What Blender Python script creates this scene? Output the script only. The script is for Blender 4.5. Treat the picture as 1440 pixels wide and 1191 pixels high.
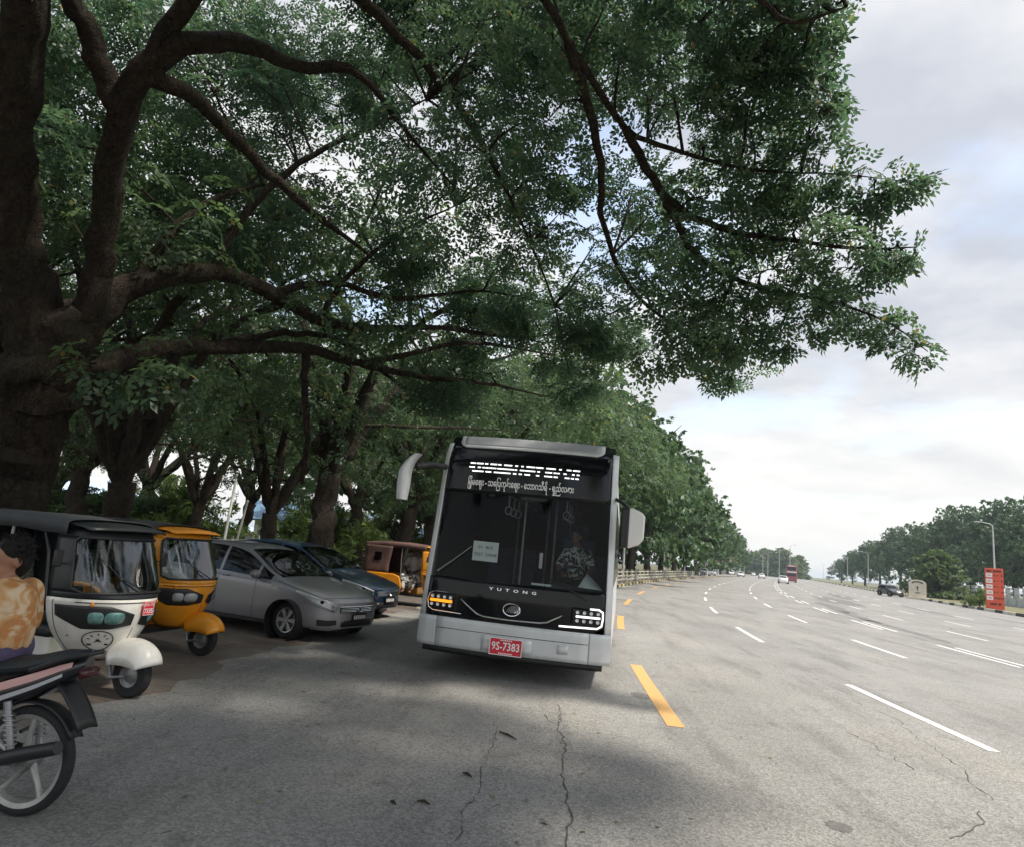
import bpy, bmesh, math, random
import numpy as np
from mathutils import Vector, Matrix
from math import radians as RAD, sin, cos, pi

rng = np.random.default_rng(7)
random.seed(7)
for _o in list(bpy.data.objects):
    bpy.data.objects.remove(_o)
SC = bpy.context.scene
COL = SC.collection

# ------------------------------------------------------------------ camera
F_PX, PW, PH, EYE = 950.0, 1440.0, 1191.0, 1.7
PITCH, ROLL, YAW = RAD(10.6), RAD(5.0), RAD(5.074)
CAM_R = (Matrix.Rotation(YAW, 3, 'Z') @ Matrix.Rotation(pi / 2 + PITCH, 3, 'X') @ Matrix.Rotation(ROLL, 3, 'Z'))
cam_d = bpy.data.cameras.new('camera')
cam = bpy.data.objects.new('camera', cam_d)
COL.objects.link(cam)
cam.matrix_world = Matrix.Translation((0, 0, EYE)) @ CAM_R.to_4x4()
cam_d.sensor_fit = 'HORIZONTAL'
cam_d.sensor_width = 36.0
cam_d.lens = 36.0 * F_PX / PW
cam_d.clip_start = 0.05
cam_d.clip_end = 6000
SC.camera = cam
CR = np.array(CAM_R)


def ray(px, py):
    d = CR @ np.array([(px - PW / 2) / F_PX, -(py - PH / 2) / F_PX, -1.0])
    return d / np.linalg.norm(d)


def U(px, py, dist):
    return ray(px, py) * dist + np.array([0, 0, EYE])


def gnd(px, py, z=0.0):
    d = ray(px, py)
    return d * ((z - EYE) / d[2]) + np.array([0, 0, EYE])


def proj(P):
    v = (np.asarray(P, float) - np.array([0, 0, EYE])) @ CR
    return PW / 2 + F_PX * v[..., 0] / -v[..., 2], PH / 2 - F_PX * v[..., 1] / -v[..., 2], -v[..., 2]


# ------------------------------------------------------------------ sky, sun, exposure
SUN_EL, SUN_AZ = RAD(56), RAD(112)      # azimuth from +Y towards +X
wd = bpy.data.worlds.new('World')
SC.world = wd
wd.use_nodes = True
nt = wd.node_tree
nt.nodes.clear()
N = nt.nodes.new


def _ln(a, b):
    nt.links.new(a, b)


out = N('ShaderNodeOutputWorld')
bg = N('ShaderNodeBackground')
bg.inputs['Strength'].default_value = 0.12
sky = N('ShaderNodeTexSky')
sky.sky_type = 'NISHITA'
sky.sun_disc = False
sky.sun_elevation = SUN_EL
sky.sun_rotation = SUN_AZ
sky.air_density = 1.2
sky.dust_density = 2.5
sky.ozone_density = 1.0
tc = N('ShaderNodeTexCoord')
sep = N('ShaderNodeSeparateXYZ')
_ln(tc.outputs['Generated'], sep.inputs[0])
# cloud deck: project the direction on a plane overhead
mz = N('ShaderNodeMath'); mz.operation = 'MAXIMUM'; mz.inputs[1].default_value = 0.0
_ln(sep.outputs['Z'], mz.inputs[0])
mz2 = N('ShaderNodeMath'); mz2.operation = 'ADD'; mz2.inputs[1].default_value = 0.16
_ln(mz.outputs[0], mz2.inputs[0])
dvx = N('ShaderNodeMath'); dvx.operation = 'DIVIDE'
dvy = N('ShaderNodeMath'); dvy.operation = 'DIVIDE'
_ln(sep.outputs['X'], dvx.inputs[0]); _ln(mz2.outputs[0], dvx.inputs[1])
_ln(sep.outputs['Y'], dvy.inputs[0]); _ln(mz2.outputs[0], dvy.inputs[1])
cmb = N('ShaderNodeCombineXYZ')
_ln(dvx.outputs[0], cmb.inputs['X']); _ln(dvy.outputs[0], cmb.inputs['Y'])
cmb.inputs['Z'].default_value = 3.7
n1 = N('ShaderNodeTexNoise'); n1.inputs['Scale'].default_value = 1.15; n1.inputs['Detail'].default_value = 8; n1.inputs['Roughness'].default_value = 0.52
n2 = N('ShaderNodeTexNoise'); n2.inputs['Scale'].default_value = 1.5; n2.inputs['Detail'].default_value = 7; n2.inputs['Roughness'].default_value = 0.56
mp = N('ShaderNodeMapping'); mp.inputs['Location'].default_value = (2.35, 0.9, 0)
_ln(cmb.outputs[0], mp.inputs[0]); _ln(mp.outputs[0], n1.inputs['Vector'])
mp2 = N('ShaderNodeMapping'); mp2.inputs['Location'].default_value = (9.1, 4.4, 0)
_ln(cmb.outputs[0], mp2.inputs[0]); _ln(mp2.outputs[0], n2.inputs['Vector'])
cov = N('ShaderNodeMapRange'); cov.inputs['From Min'].default_value = 0.36; cov.inputs['From Max'].default_value = 0.53
cov.inputs['To Min'].default_value = 0.3; cov.inputs['To Max'].default_value = 1.0
cov.interpolation_type = 'SMOOTHSTEP'
_ln(n1.outputs['Fac'], cov.inputs['Value'])
shade = N('ShaderNodeMapRange'); shade.inputs['From Min'].default_value = 0.38; shade.inputs['From Max'].default_value = 0.62
_ln(n2.outputs['Fac'], shade.inputs['Value'])
cc = N('ShaderNodeMix'); cc.data_type = 'RGBA'
cc.inputs['A'].default_value = (1.78, 1.88, 2.1, 1)
cc.inputs['B'].default_value = (2.8, 2.8, 2.83, 1)
_ln(shade.outputs[0], cc.inputs['Factor'])
# towards the horizon the deck thickens to a bright warm veil
hz = N('ShaderNodeMapRange'); hz.inputs['From Min'].default_value = 0.0; hz.inputs['From Max'].default_value = 0.36
hz.inputs['To Min'].default_value = 1.0; hz.inputs['To Max'].default_value = 0.0
hz.interpolation_type = 'SMOOTHSTEP'
_ln(sep.outputs['Z'], hz.inputs['Value'])
mixs = N('ShaderNodeMix'); mixs.data_type = 'RGBA'
_ln(cov.outputs[0], mixs.inputs['Factor']); _ln(sky.outputs[0], mixs.inputs['A']); _ln(cc.outputs['Result'], mixs.inputs['B'])
mixh = N('ShaderNodeMix'); mixh.data_type = 'RGBA'
hzs = N('ShaderNodeMath'); hzs.operation = 'MULTIPLY'; hzs.inputs[1].default_value = 0.85
_ln(hz.outputs[0], hzs.inputs[0])
_ln(hzs.outputs[0], mixh.inputs['Factor']); _ln(mixs.outputs['Result'], mixh.inputs['A'])
mixh.inputs['B'].default_value = (2.95, 2.92, 2.8, 1)
_ln(mixh.outputs['Result'], bg.inputs['Color']); _ln(bg.outputs[0], out.inputs['Surface'])

sun_d = bpy.data.lights.new('sun', 'SUN')
sun_d.energy = 2.0
sun_d.angle = RAD(4.5)
sun_d.color = (1.0, 0.94, 0.84)
sun = bpy.data.objects.new('sun', sun_d)
COL.objects.link(sun)
_sd = Vector((sin(SUN_AZ) * cos(SUN_EL), cos(SUN_AZ) * cos(SUN_EL), sin(SUN_EL)))
sun.rotation_euler = _sd.to_track_quat('Z', 'Y').to_euler()
sun.location = (30, -10, 40)

SC.view_settings.view_transform = 'Standard'
SC.view_settings.look = 'None'
SC.view_settings.exposure = 1.6
SC.view_settings.gamma = 1.0
SC.view_settings.use_curve_mapping = False
SC.render.engine = 'CYCLES'
SC.cycles.use_denoising = True
SC.cycles.max_bounces = 8
SC.cycles.diffuse_bounces = 4
SC.cycles.glossy_bounces = 3
SC.cycles.transmission_bounces = 6
SC.cycles.transparent_max_bounces = 12
SC.cycles.volume_bounces = 0
SC.cycles.sample_clamp_indirect = 6.0
SC.cycles.caustics_reflective = False
SC.cycles.caustics_refractive = False


# ------------------------------------------------------------------ materials
MATS = {}


def srgb(r, g, b):
    f = lambda c: ((c / 255 + 0.055) / 1.055) ** 2.4 if c > 10 else c / 255 / 12.92
    return (f(r), f(g), f(b))


def mat(name, col, rough=0.6, metal=0.0, var=0.0, vscale=4.0, bump=0.0, bscale=60.0, coat=0.0, emit=None, estr=0.0, spec=0.5, col2=None, detail=5):
    if name in MATS:
        return MATS[name]
    m = bpy.data.materials.new(name)
    m.use_nodes = True
    t = m.node_tree
    b = t.nodes['Principled BSDF']
    b.inputs['Roughness'].default_value = rough
    b.inputs['Metallic'].default_value = metal
    b.inputs['Specular IOR Level'].default_value = spec
    b.inputs['Coat Weight'].default_value = coat
    b.inputs['Coat Roughness'].default_value = 0.06
    b.inputs['Base Color'].default_value = (*col, 1)
    if emit:
        b.inputs['Emission Color'].default_value = (*emit, 1)
        b.inputs['Emission Strength'].default_value = estr
    if var or col2 or bump:
        co = t.nodes.new('ShaderNodeTexCoord')
    if var or col2:
        nz = t.nodes.new('ShaderNodeTexNoise')
        nz.inputs['Scale'].default_value = vscale
        nz.inputs['Detail'].default_value = detail
        nz.inputs['Roughness'].default_value = 0.62
        t.links.new(co.outputs['Object'], nz.inputs['Vector'])
        mr = t.nodes.new('ShaderNodeMapRange')
        mr.inputs['From Min'].default_value = 0.3
        mr.inputs['From Max'].default_value = 0.7
        t.links.new(nz.outputs['Fac'], mr.inputs['Value'])
        mx = t.nodes.new('ShaderNodeMix')
        mx.data_type = 'RGBA'
        c2 = col2 if col2 else tuple(min(1, c * (1 + var)) for c in col)
        c1 = col if col2 else tuple(c * (1 - var) for c in col)
        mx.inputs['A'].default_value = (*c1, 1)
        mx.inputs['B'].default_value = (*c2, 1)
        t.links.new(mr.outputs[0], mx.inputs['Factor'])
        t.links.new(mx.outputs['Result'], b.inputs['Base Color'])
    if bump:
        nb = t.nodes.new('ShaderNodeTexNoise')
        nb.inputs['Scale'].default_value = bscale
        nb.inputs['Detail'].default_value = 4
        t.links.new(co.outputs['Object'], nb.inputs['Vector'])
        bp = t.nodes.new('ShaderNodeBump')
        bp.inputs['Strength'].default_value = bump
        bp.inputs['Distance'].default_value = 0.02
        t.links.new(nb.outputs['Fac'], bp.inputs['Height'])
        t.links.new(bp.outputs[0], b.inputs['Normal'])
    MATS[name] = m
    return m


def glass(name, tint=(0.55, 0.6, 0.58), refl=1.0, rough=0.02, f0=1.45):
    if name in MATS:
        return MATS[name]
    m = bpy.data.materials.new(name)
    m.use_nodes = True
    t = m.node_tree
    t.nodes.clear()
    o = t.nodes.new('ShaderNodeOutputMaterial')
    mx = t.nodes.new('ShaderNodeMixShader')
    fr = t.nodes.new('ShaderNodeFresnel')
    fr.inputs['IOR'].default_value = f0
    ml = t.nodes.new('ShaderNodeMath'); ml.operation = 'MULTIPLY'; ml.use_clamp = True
    ml.inputs[1].default_value = refl
    t.links.new(fr.outputs[0], ml.inputs[0])
    tr = t.nodes.new('ShaderNodeBsdfTransparent')
    tr.inputs['Color'].default_value = (*tint, 1)
    gl = t.nodes.new('ShaderNodeBsdfGlossy')
    gl.inputs['Roughness'].default_value = rough
    t.links.new(ml.outputs[0], mx.inputs[0])
    t.links.new(tr.outputs[0], mx.inputs[1])
    t.links.new(gl.outputs[0], mx.inputs[2])
    t.links.new(mx.outputs[0], o.inputs['Surface'])
    MATS[name] = m
    return m


def leaf_mat(name, c1, c2, trans=0.35, vscale=0.8):
    m = bpy.data.materials.new(name)
    m.use_nodes = True
    t = m.node_tree
    t.nodes.clear()
    o = t.nodes.new('ShaderNodeOutputMaterial')
    at = t.nodes.new('ShaderNodeAttribute'); at.attribute_name = 'tint'
    mx = t.nodes.new('ShaderNodeValToRGB')
    cr = mx.color_ramp; cr.elements[0].color = (*c1, 1); cr.elements[1].position = .86; cr.elements[1].color = (*c2, 1)
    e_ = cr.elements.new(.95); e_.color = (c2[0] * 1.7, c2[1] * 1.15, c2[2] * .8, 1)
    e_ = cr.elements.new(1.0); e_.color = (c2[0] * 2.1, c2[1] * .95, c2[2] * .7, 1)
    t.links.new(at.outputs['Fac'], mx.inputs['Fac'])
    b = t.nodes.new('ShaderNodeBsdfPrincipled')
    b.inputs['Roughness'].default_value = 0.48
    b.inputs['Specular IOR Level'].default_value = 0.45
    t.links.new(mx.outputs['Color'], b.inputs['Base Color'])
    tl = t.nodes.new('ShaderNodeBsdfTranslucent')
    hs = t.nodes.new('ShaderNodeHueSaturation')
    hs.inputs['Hue'].default_value = 0.482; hs.inputs['Saturation'].default_value = 1.05; hs.inputs['Value'].default_value = 1.9
    t.links.new(mx.outputs['Color'], hs.inputs['Color'])
    t.links.new(hs.outputs[0], tl.inputs['Color'])
    ms = t.nodes.new('ShaderNodeMixShader'); ms.inputs[0].default_value = trans
    t.links.new(b.outputs[0], ms.inputs[1]); t.links.new(tl.outputs[0], ms.inputs[2])
    t.links.new(ms.outputs[0], o.inputs['Surface'])
    MATS[name] = m
    return m


# ------------------------------------------------------------------ object helpers
def empty(name, loc=(0, 0, 0), rz=0.0, label=None, cat=None, group=None):
    o = bpy.data.objects.new(name, None)
    COL.objects.link(o)
    o.location = loc
    o.rotation_euler = (0, 0, rz)
    tag(o, label, cat, group)
    return o


def tag(o, label=None, cat=None, group=None, kind=None):
    if label: o['label'] = label
    if cat: o['category'] = cat
    if group: o['group'] = group
    if kind: o['kind'] = kind
    return o


def link(name, me, m=None, parent=None, smooth=None):
    o = bpy.data.objects.new(name, me)
    COL.objects.link(o)
    if m is not None:
        me.materials.clear()
        for k in (m if isinstance(m, (list, tuple)) else [m]):
            me.materials.append(k)
    if parent is not None:
        o.parent = parent
    if smooth is not None:
        me.shade_smooth()
        if smooth < 170:
            me.set_sharp_from_angle(angle=RAD(smooth))
    return o


def copy_tree(o, parent=None):
    c = o.copy()
    COL.objects.link(c)
    c.parent = parent
    for ch in o.children:
        copy_tree(ch, c)
    return c


class MB:
    def __init__(s):
        s.v = []; s.f = []; s.mi = []

    def add(s, vs, fs, mi=0):
        k = len(s.v)
        s.v += [tuple(map(float, p)) for p in vs]
        for f in fs:
            s.f.append(tuple(i + k for i in f)); s.mi.append(mi)
        return s

    def box(s, c, d, rot=None, mi=0):
        x, y, z = d[0] / 2, d[1] / 2, d[2] / 2
        vs = [Vector((a * x, b * y, e * z)) for e in (-1, 1) for b in (-1, 1) for a in (-1, 1)]
        if rot is not None:
            vs = [rot @ p for p in vs]
        vs = [p + Vector(c) for p in vs]
        return s.add(vs, [(0, 2, 3, 1), (4, 5, 7, 6), (0, 1, 5, 4), (2, 6, 7, 3), (0, 4, 6, 2), (1, 3, 7, 5)], mi)

    def bar(s, a, b, w, h=None, mi=0):
        a, b = Vector(a), Vector(b)
        d = b - a
        q = d.to_track_quat('Z', 'Y').to_matrix()
        return s.box((a + b) / 2, (w, h or w, d.length), q, mi)

    def tube(s, path, rad, n=10, cap=True, mi=0, closed=False):
        P = [Vector(p) for p in path]
        if not hasattr(rad, '__len__'):
            rad = [rad] * len(P)
        k = len(P)
        vs = []
        up = None
        for i in range(k):
            if closed:
                t = P[(i + 1) % k] - P[i - 1]
            else:
                t = P[min(i + 1, k - 1)] - P[max(i - 1, 0)]
            t.normalize()
            if up is None:
                up = t.orthogonal().normalized()
            up = (up - t * up.dot(t))
            if up.length < 1e-6:
                up = t.orthogonal()
            up.normalize()
            sd = t.cross(up)
            for j in range(n):
                a = 2 * pi * j / n
                vs.append(P[i] + (up * cos(a) + sd * sin(a)) * rad[i])
        fs = []
        for i in range(k if closed else k - 1):
            for j in range(n):
                a, b = i * n + j, i * n + (j + 1) % n
                c, d = ((i + 1) % k) * n + (j + 1) % n, ((i + 1) % k) * n + j
                fs.append((a, b, c, d))
        if cap and not closed:
            fs.append(tuple(range(n))[::-1]); fs.append(tuple((k - 1) * n + j for j in range(n)))
        return s.add(vs, fs, mi)

    def lathe(s, prof, n=24, M=None, mi=0):
        # prof: (r, z) pairs about Z
        vs = []
        for r, z in prof:
            for j in range(n):
                a = 2 * pi * j / n
                vs.append(Vector((r * cos(a), r * sin(a), z)))
        if M is not None:
            vs = [M @ p for p in vs]
        fs = []
        for i in range(len(prof) - 1):
            for j in range(n):
                fs.append((i * n + j, i * n + (j + 1) % n, (i + 1) * n + (j + 1) % n, (i + 1) * n + j))
        return s.add(vs, fs, mi)

    def grid(s, fn, us, vs_, mi=0, thick=None):
        U_, V_ = len(us), len(vs_)
        pts = [fn(u, v) for u in us for v in vs_]
        fs = [(i * V_ + j, (i + 1) * V_ + j, (i + 1) * V_ + j + 1, i * V_ + j + 1) for i in range(U_ - 1) for j in range(V_ - 1)]
        return s.add(pts, fs, mi)

    def prism(s, outline, d, fn=None, mi=0):
        # outline in (a,b); extruded 0..d along c ; fn maps (a,b,c) -> xyz
        fn = fn or (lambda a, b, c: (a, b, c))
        n = len(outline)
        vs = [fn(a, b, 0) for a, b in outline] + [fn(a, b, d) for a, b in outline]
        fs = [tuple(range(n))[::-1], tuple(range(n, 2 * n))] + [(i, (i + 1) % n, (i + 1) % n + n, i + n) for i in range(n)]
        return s.add(vs, fs, mi)

    def ell(s, c, r, n=12, m_=8, rot=None, mi=0):
        vs = []
        for i in range(m_ + 1):
            a = pi * i / m_
            for j in range(n):
                b = 2 * pi * j / n
                p = Vector((r[0] * sin(a) * cos(b), r[1] * sin(a) * sin(b), r[2] * cos(a)))
                vs.append((rot @ p if rot is not None else p) + Vector(c))
        fs = [(i * n + j, (i + 1) * n + j, (i + 1) * n + (j + 1) % n, i * n + (j + 1) % n) for i in range(m_) for j in range(n)]
        return s.add(vs, fs, mi)

    def mesh(s, name='mesh', weld=False, fix=True):
        me = bpy.data.meshes.new(name)
        me.from_pydata(s.v, [], s.f)
        me.polygons.foreach_set('material_index', s.mi)
        if weld or fix:
            bm = bmesh.new(); bm.from_mesh(me)
            if weld:
                bmesh.ops.remove_doubles(bm, verts=bm.verts, dist=1e-4)
            if fix:
                bmesh.ops.recalc_face_normals(bm, faces=bm.faces)
            bm.to_mesh(me); bm.free()
        me.update()
        return me

    def build(s, name, m, parent=None, smooth=35, bevel=0, seg=2, weld=False, fix=True, solid=0):
        o = link(name, s.mesh(name, weld, fix), m, parent, smooth)
        if solid:
            md = o.modifiers.new('solid', 'SOLIDIFY'); md.thickness = solid; md.offset = -1
        if bevel:
            md = o.modifiers.new('bevel', 'BEVEL'); md.width = bevel; md.segments = seg; md.limit_method = 'ANGLE'; md.angle_limit = RAD(35)
        return o


def quadmesh(name, V, Fq, tint=None):
    """fast mesh from numpy: V (n,3), Fq (m,4)"""
    me = bpy.data.meshes.new(name)
    V = np.ascontiguousarray(V, dtype=np.float32)
    Fq = np.ascontiguousarray(Fq, dtype=np.int32)
    me.vertices.add(len(V)); me.vertices.foreach_set('co', V.ravel())
    me.loops.add(Fq.size); me.loops.foreach_set('vertex_index', Fq.ravel())
    me.polygons.add(len(Fq))
    me.polygons.foreach_set('loop_start', np.arange(0, Fq.size, 4, dtype=np.int32))
    me.update(calc_edges=True)
    if tint is not None:
        a = me.attributes.new('tint', 'FLOAT', 'FACE')
        a.data.foreach_set('value', np.ascontiguousarray(tint, dtype=np.float32))
    return me


def text_mesh(body, size, align='CENTER', extrude=0.0, res=2, xs=1.0, bold=0.0):
    cu = bpy.data.curves.new('lettering', 'FONT')
    cu.body = body; cu.size = size; cu.align_x = align; cu.align_y = 'CENTER'
    cu.extrude = extrude; cu.resolution_u = res; cu.offset = bold
    o = bpy.data.objects.new('lettering', cu)
    COL.objects.link(o)
    dg = bpy.context.evaluated_depsgraph_get()
    me = bpy.data.meshes.new_from_object(o.evaluated_get(dg))
    bpy.data.objects.remove(o); bpy.data.curves.remove(cu)
    if xs != 1.0:
        for v in me.vertices:
            v.co.x *= xs
    return me


def text_on(body, size, place, m, parent, name='lettering', **kw):
    """place(x, z) -> xyz maps flat lettering onto a surface"""
    me = text_mesh(body, size, **kw)
    for v in me.vertices:
        v.co = Vector(place(v.co.x, v.co.y, v.co.z))
    return link(name, me, m, parent)


def interp(x, tab):
    xs = [a for a, _ in tab]; ys = [b for _, b in tab]
    return float(np.interp(x, xs, ys))


def spl(x, tab):
    """monotone-ish smooth interpolation (Catmull-Rom through the table)"""
    xs = [a for a, _ in tab]; ys = [b for _, b in tab]
    if x <= xs[0]: return ys[0]
    if x >= xs[-1]: return ys[-1]
    i = max(j for j in range(len(xs)) if xs[j] <= x)
    i = min(i, len(xs) - 2)
    h = xs[i + 1] - xs[i]
    def sl(j):
        if j == 0: return (ys[1] - ys[0]) / (xs[1] - xs[0])
        if j == len(xs) - 1: return (ys[-1] - ys[-2]) / (xs[-1] - xs[-2])
        a = (ys[j] - ys[j - 1]) / (xs[j] - xs[j - 1]); b = (ys[j + 1] - ys[j]) / (xs[j + 1] - xs[j])
        return 0 if a * b <= 0 else 2 * a * b / (a + b)
    t = (x - xs[i]) / h
    m0, m1 = sl(i) * h, sl(i + 1) * h
    return (2 * t**3 - 3 * t**2 + 1) * ys[i] + (t**3 - 2 * t**2 + t) * m0 + (-2 * t**3 + 3 * t**2) * ys[i + 1] + (t**3 - t**2) * m1


# ------------------------------------------------------------------ road curve (s along the yellow edge line, o across)
_ss = np.arange(-60, 1200, 0.5)
_th = np.where(_ss > -20, 0.30 * (1 - np.exp(-np.maximum(_ss - 10, 0) / 30.0)), 0)
_rx = 1.35 + np.concatenate([[0], np.cumsum(np.sin(_th[:-1])) * 0.5])
_ry = -60 + np.concatenate([[0], np.cumsum(np.cos(_th[:-1])) * 0.5])


def rp(s, o, z=0.0):
    th = np.interp(s, _ss, _th)
    return (float(np.interp(s, _ss, _rx) + o * cos(th)), float(np.interp(s, _ss, _ry) - o * sin(th)), z)


def rhead(s):
    return float(np.interp(s, _ss, _th))


def strip(mb, s0, s1, o0, o1, z, step=2.0, mi=0):
    n = max(1, int(math.ceil((s1 - s0) / step)))
    f0 = o0 if callable(o0) else (lambda s: o0)
    f1 = o1 if callable(o1) else (lambda s: o1)
    S = np.linspace(s0, s1, n + 1)
    vs = []
    for s in S:
        vs += [rp(s, f0(s), z), rp(s, f1(s), z)]
    return mb.add(vs, [(2 * i, 2 * i + 1, 2 * i + 3, 2 * i + 2) for i in range(n)], mi)

# ------------------------------------------------------------------ ground, road
def asphalt_mat():
    m = bpy.data.materials.new('asphalt')
    m.use_nodes = True
    t = m.node_tree
    L = t.links.new
    A = t.nodes.new
    b = t.nodes['Principled BSDF']
    g = A('ShaderNodeNewGeometry')

    def noise(scale, detail=5, rough=0.6, stretch=None):
        n = A('ShaderNodeTexNoise')
        n.inputs['Scale'].default_value = scale; n.inputs['Detail'].default_value = detail; n.inputs['Roughness'].default_value = rough
        if stretch:
            mpn = A('ShaderNodeMapping'); mpn.inputs['Scale'].default_value = stretch; mpn.inputs['Rotation'].default_value = (0, 0, stretch[3] if len(stretch) > 3 else 0)
            mpn.inputs['Scale'].default_value = stretch[:3]
            L(g.outputs['Position'], mpn.inputs[0]); L(mpn.outputs[0], n.inputs['Vector'])
        else:
            L(g.outputs['Position'], n.inputs['Vector'])
        return n.outputs['Fac']

    def rng_(v, a, c, lo=0.0, hi=1.0):
        r = A('ShaderNodeMapRange')
        r.inputs['From Min'].default_value = a; r.inputs['From Max'].default_value = c
        r.inputs['To Min'].default_value = lo; r.inputs['To Max'].default_value = hi
        L(v, r.inputs['Value'])
        return r.outputs[0]

    def mix(f, a, c, mode='MIX'):
        x = A('ShaderNodeMix'); x.data_type = 'RGBA'; x.blend_type = mode
        if isinstance(f, float): x.inputs['Factor'].default_value = f
        else: L(f, x.inputs['Factor'])
        for k, v in (('A', a), ('B', c)):
            if isinstance(v, tuple): x.inputs[k].default_value = (*v, 1)
            else: L(v, x.inputs[k])
        return x.outputs['Result']

    base = mix(rng_(noise(0.35, 4), 0.35, 0.65), (0.215, 0.207, 0.192), (0.27, 0.262, 0.246))
    # dust the colour of the verge, blown along the road edge
    dust = rng_(noise(0.55, 6, 0.65, (0.9, 0.35, 1)), 0.50, 0.72)
    base = mix(dust, base, (0.285, 0.268, 0.238))
    # dark polished and oily streaks along the lanes
    stk = rng_(noise(1.3, 6, 0.7, (1.1, 0.16, 1)), 0.50, 0.70, 0.0, 0.75)
    base = mix(stk, base, (0.135, 0.130, 0.122))
    blot = rng_(noise(2.2, 5, 0.7), 0.57, 0.72, 0.0, 0.6)
    base = mix(blot, base, (0.115, 0.110, 0.102))
    # aggregate: every stone has its own grey
    vo = A('ShaderNodeTexVoronoi'); vo.inputs['Scale'].default_value = 62.0
    L(g.outputs['Position'], vo.inputs['Vector'])
    sp = A('ShaderNodeSeparateColor'); L(vo.outputs['Color'], sp.inputs[0])
    agg = rng_(sp.outputs[0], 0.0, 1.0, 0.70, 1.32)
    cmbn = A('ShaderNodeCombineColor')
    for k in range(3): L(agg, cmbn.inputs[k])
    base = mix(1.0, base, cmbn.outputs[0], 'MULTIPLY')
    fine = rng_(noise(260, 2), 0.3, 0.7, 0.82, 1.18)
    cm2 = A('ShaderNodeCombineColor')
    for k in range(3): L(fine, cm2.inputs[k])
    base = mix(1.0, base, cm2.outputs[0], 'MULTIPLY')
    L(base, b.inputs['Base Color'])
    b.inputs['Roughness'].default_value = 0.82
    b.inputs['Specular IOR Level'].default_value = 0.35
    bp = A('ShaderNodeBump'); bp.inputs['Strength'].default_value = 0.55; bp.inputs['Distance'].default_value = 0.006
    L(vo.outputs['Distance'], bp.inputs['Height'])
    bp2 = A('ShaderNodeBump'); bp2.inputs['Strength'].default_value = 0.3; bp2.inputs['Distance'].default_value = 0.02
    L(noise(9, 5), bp2.inputs['Height']); L(bp.outputs[0], bp2.inputs['Normal'])
    L(bp2.outputs[0], b.inputs['Normal'])
    return m


def paint_mat(name, col, under=(0.27, 0.26, 0.245), wear=0.5):
    m = bpy.data.materials.new(name)
    m.use_nodes = True
    t = m.node_tree
    b = t.nodes['Principled BSDF']
    g = t.nodes.new('ShaderNodeNewGeometry')
    n = t.nodes.new('ShaderNodeTexNoise'); n.inputs['Scale'].default_value = 9; n.inputs['Detail'].default_value = 10; n.inputs['Roughness'].default_value = 0.72
    t.links.new(g.outputs['Position'], n.inputs['Vector'])
    r = t.nodes.new('ShaderNodeMapRange'); r.inputs['From Min'].default_value = 0.45 + 0.12 * (1 - wear); r.inputs['From Max'].default_value = 0.66 + 0.1 * (1 - wear)
    r.inputs['To Max'].default_value = 0.8
    t.links.new(n.outputs['Fac'], r.inputs['Value'])
    x = t.nodes.new('ShaderNodeMix'); x.data_type = 'RGBA'
    x.inputs['A'].default_value = (*col, 1); x.inputs['B'].default_value = (*under, 1)
    t.links.new(r.outputs[0], x.inputs['Factor']); t.links.new(x.outputs['Result'], b.inputs['Base Color'])
    b.inputs['Roughness'].default_value = 0.7
    MATS[name] = m
    return m


def brick_mat():
    m = bpy.data.materials.new('brick paving')
    m.use_nodes = True
    t = m.node_tree
    b = t.nodes['Principled BSDF']
    g = t.nodes.new('ShaderNodeNewGeometry')
    mpn = t.nodes.new('ShaderNodeMapping'); mpn.inputs['Rotation'].default_value = (0, 0, RAD(24))
    t.links.new(g.outputs['Position'], mpn.inputs[0])
    br = t.nodes.new('ShaderNodeTexBrick')
    br.inputs['Scale'].default_value = 1.0
    br.inputs['Brick Width'].default_value = 0.22; br.inputs['Row Height'].default_value = 0.11; br.inputs['Mortar Size'].default_value = 0.006
    br.inputs['Color1'].default_value = (0.13, 0.098, 0.078, 1); br.inputs['Color2'].default_value = (0.185, 0.142, 0.115, 1); br.inputs['Mortar'].default_value = (0.075, 0.06, 0.05, 1)
    t.links.new(mpn.outputs[0], br.inputs['Vector'])
    n = t.nodes.new('ShaderNodeTexNoise'); n.inputs['Scale'].default_value = 1.3; n.inputs['Detail'].default_value = 8; n.inputs['Roughness'].default_value = 0.7
    t.links.new(g.outputs['Position'], n.inputs['Vector'])
    r = t.nodes.new('ShaderNodeMapRange'); r.inputs['From Min'].default_value = 0.42; r.inputs['From Max'].default_value = 0.66
    t.links.new(n.outputs['Fac'], r.inputs['Value'])
    x = t.nodes.new('ShaderNodeMix'); x.data_type = 'RGBA'; x.inputs['B'].default_value = (0.195, 0.175, 0.15, 1)
    t.links.new(r.outputs[0], x.inputs['Factor']); t.links.new(br.outputs['Color'], x.inputs['A'])
    t.links.new(x.outputs['Result'], b.inputs['Base Color'])
    b.inputs['Roughness'].default_value = 0.85
    bp = t.nodes.new('ShaderNodeBump'); bp.inputs['Strength'].default_value = 0.5; bp.inputs['Distance'].default_value = 0.01; bp.invert = True
    t.links.new(br.outputs['Fac'], bp.inputs['Height']); t.links.new(bp.outputs[0], b.inputs['Normal'])
    return m


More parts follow.
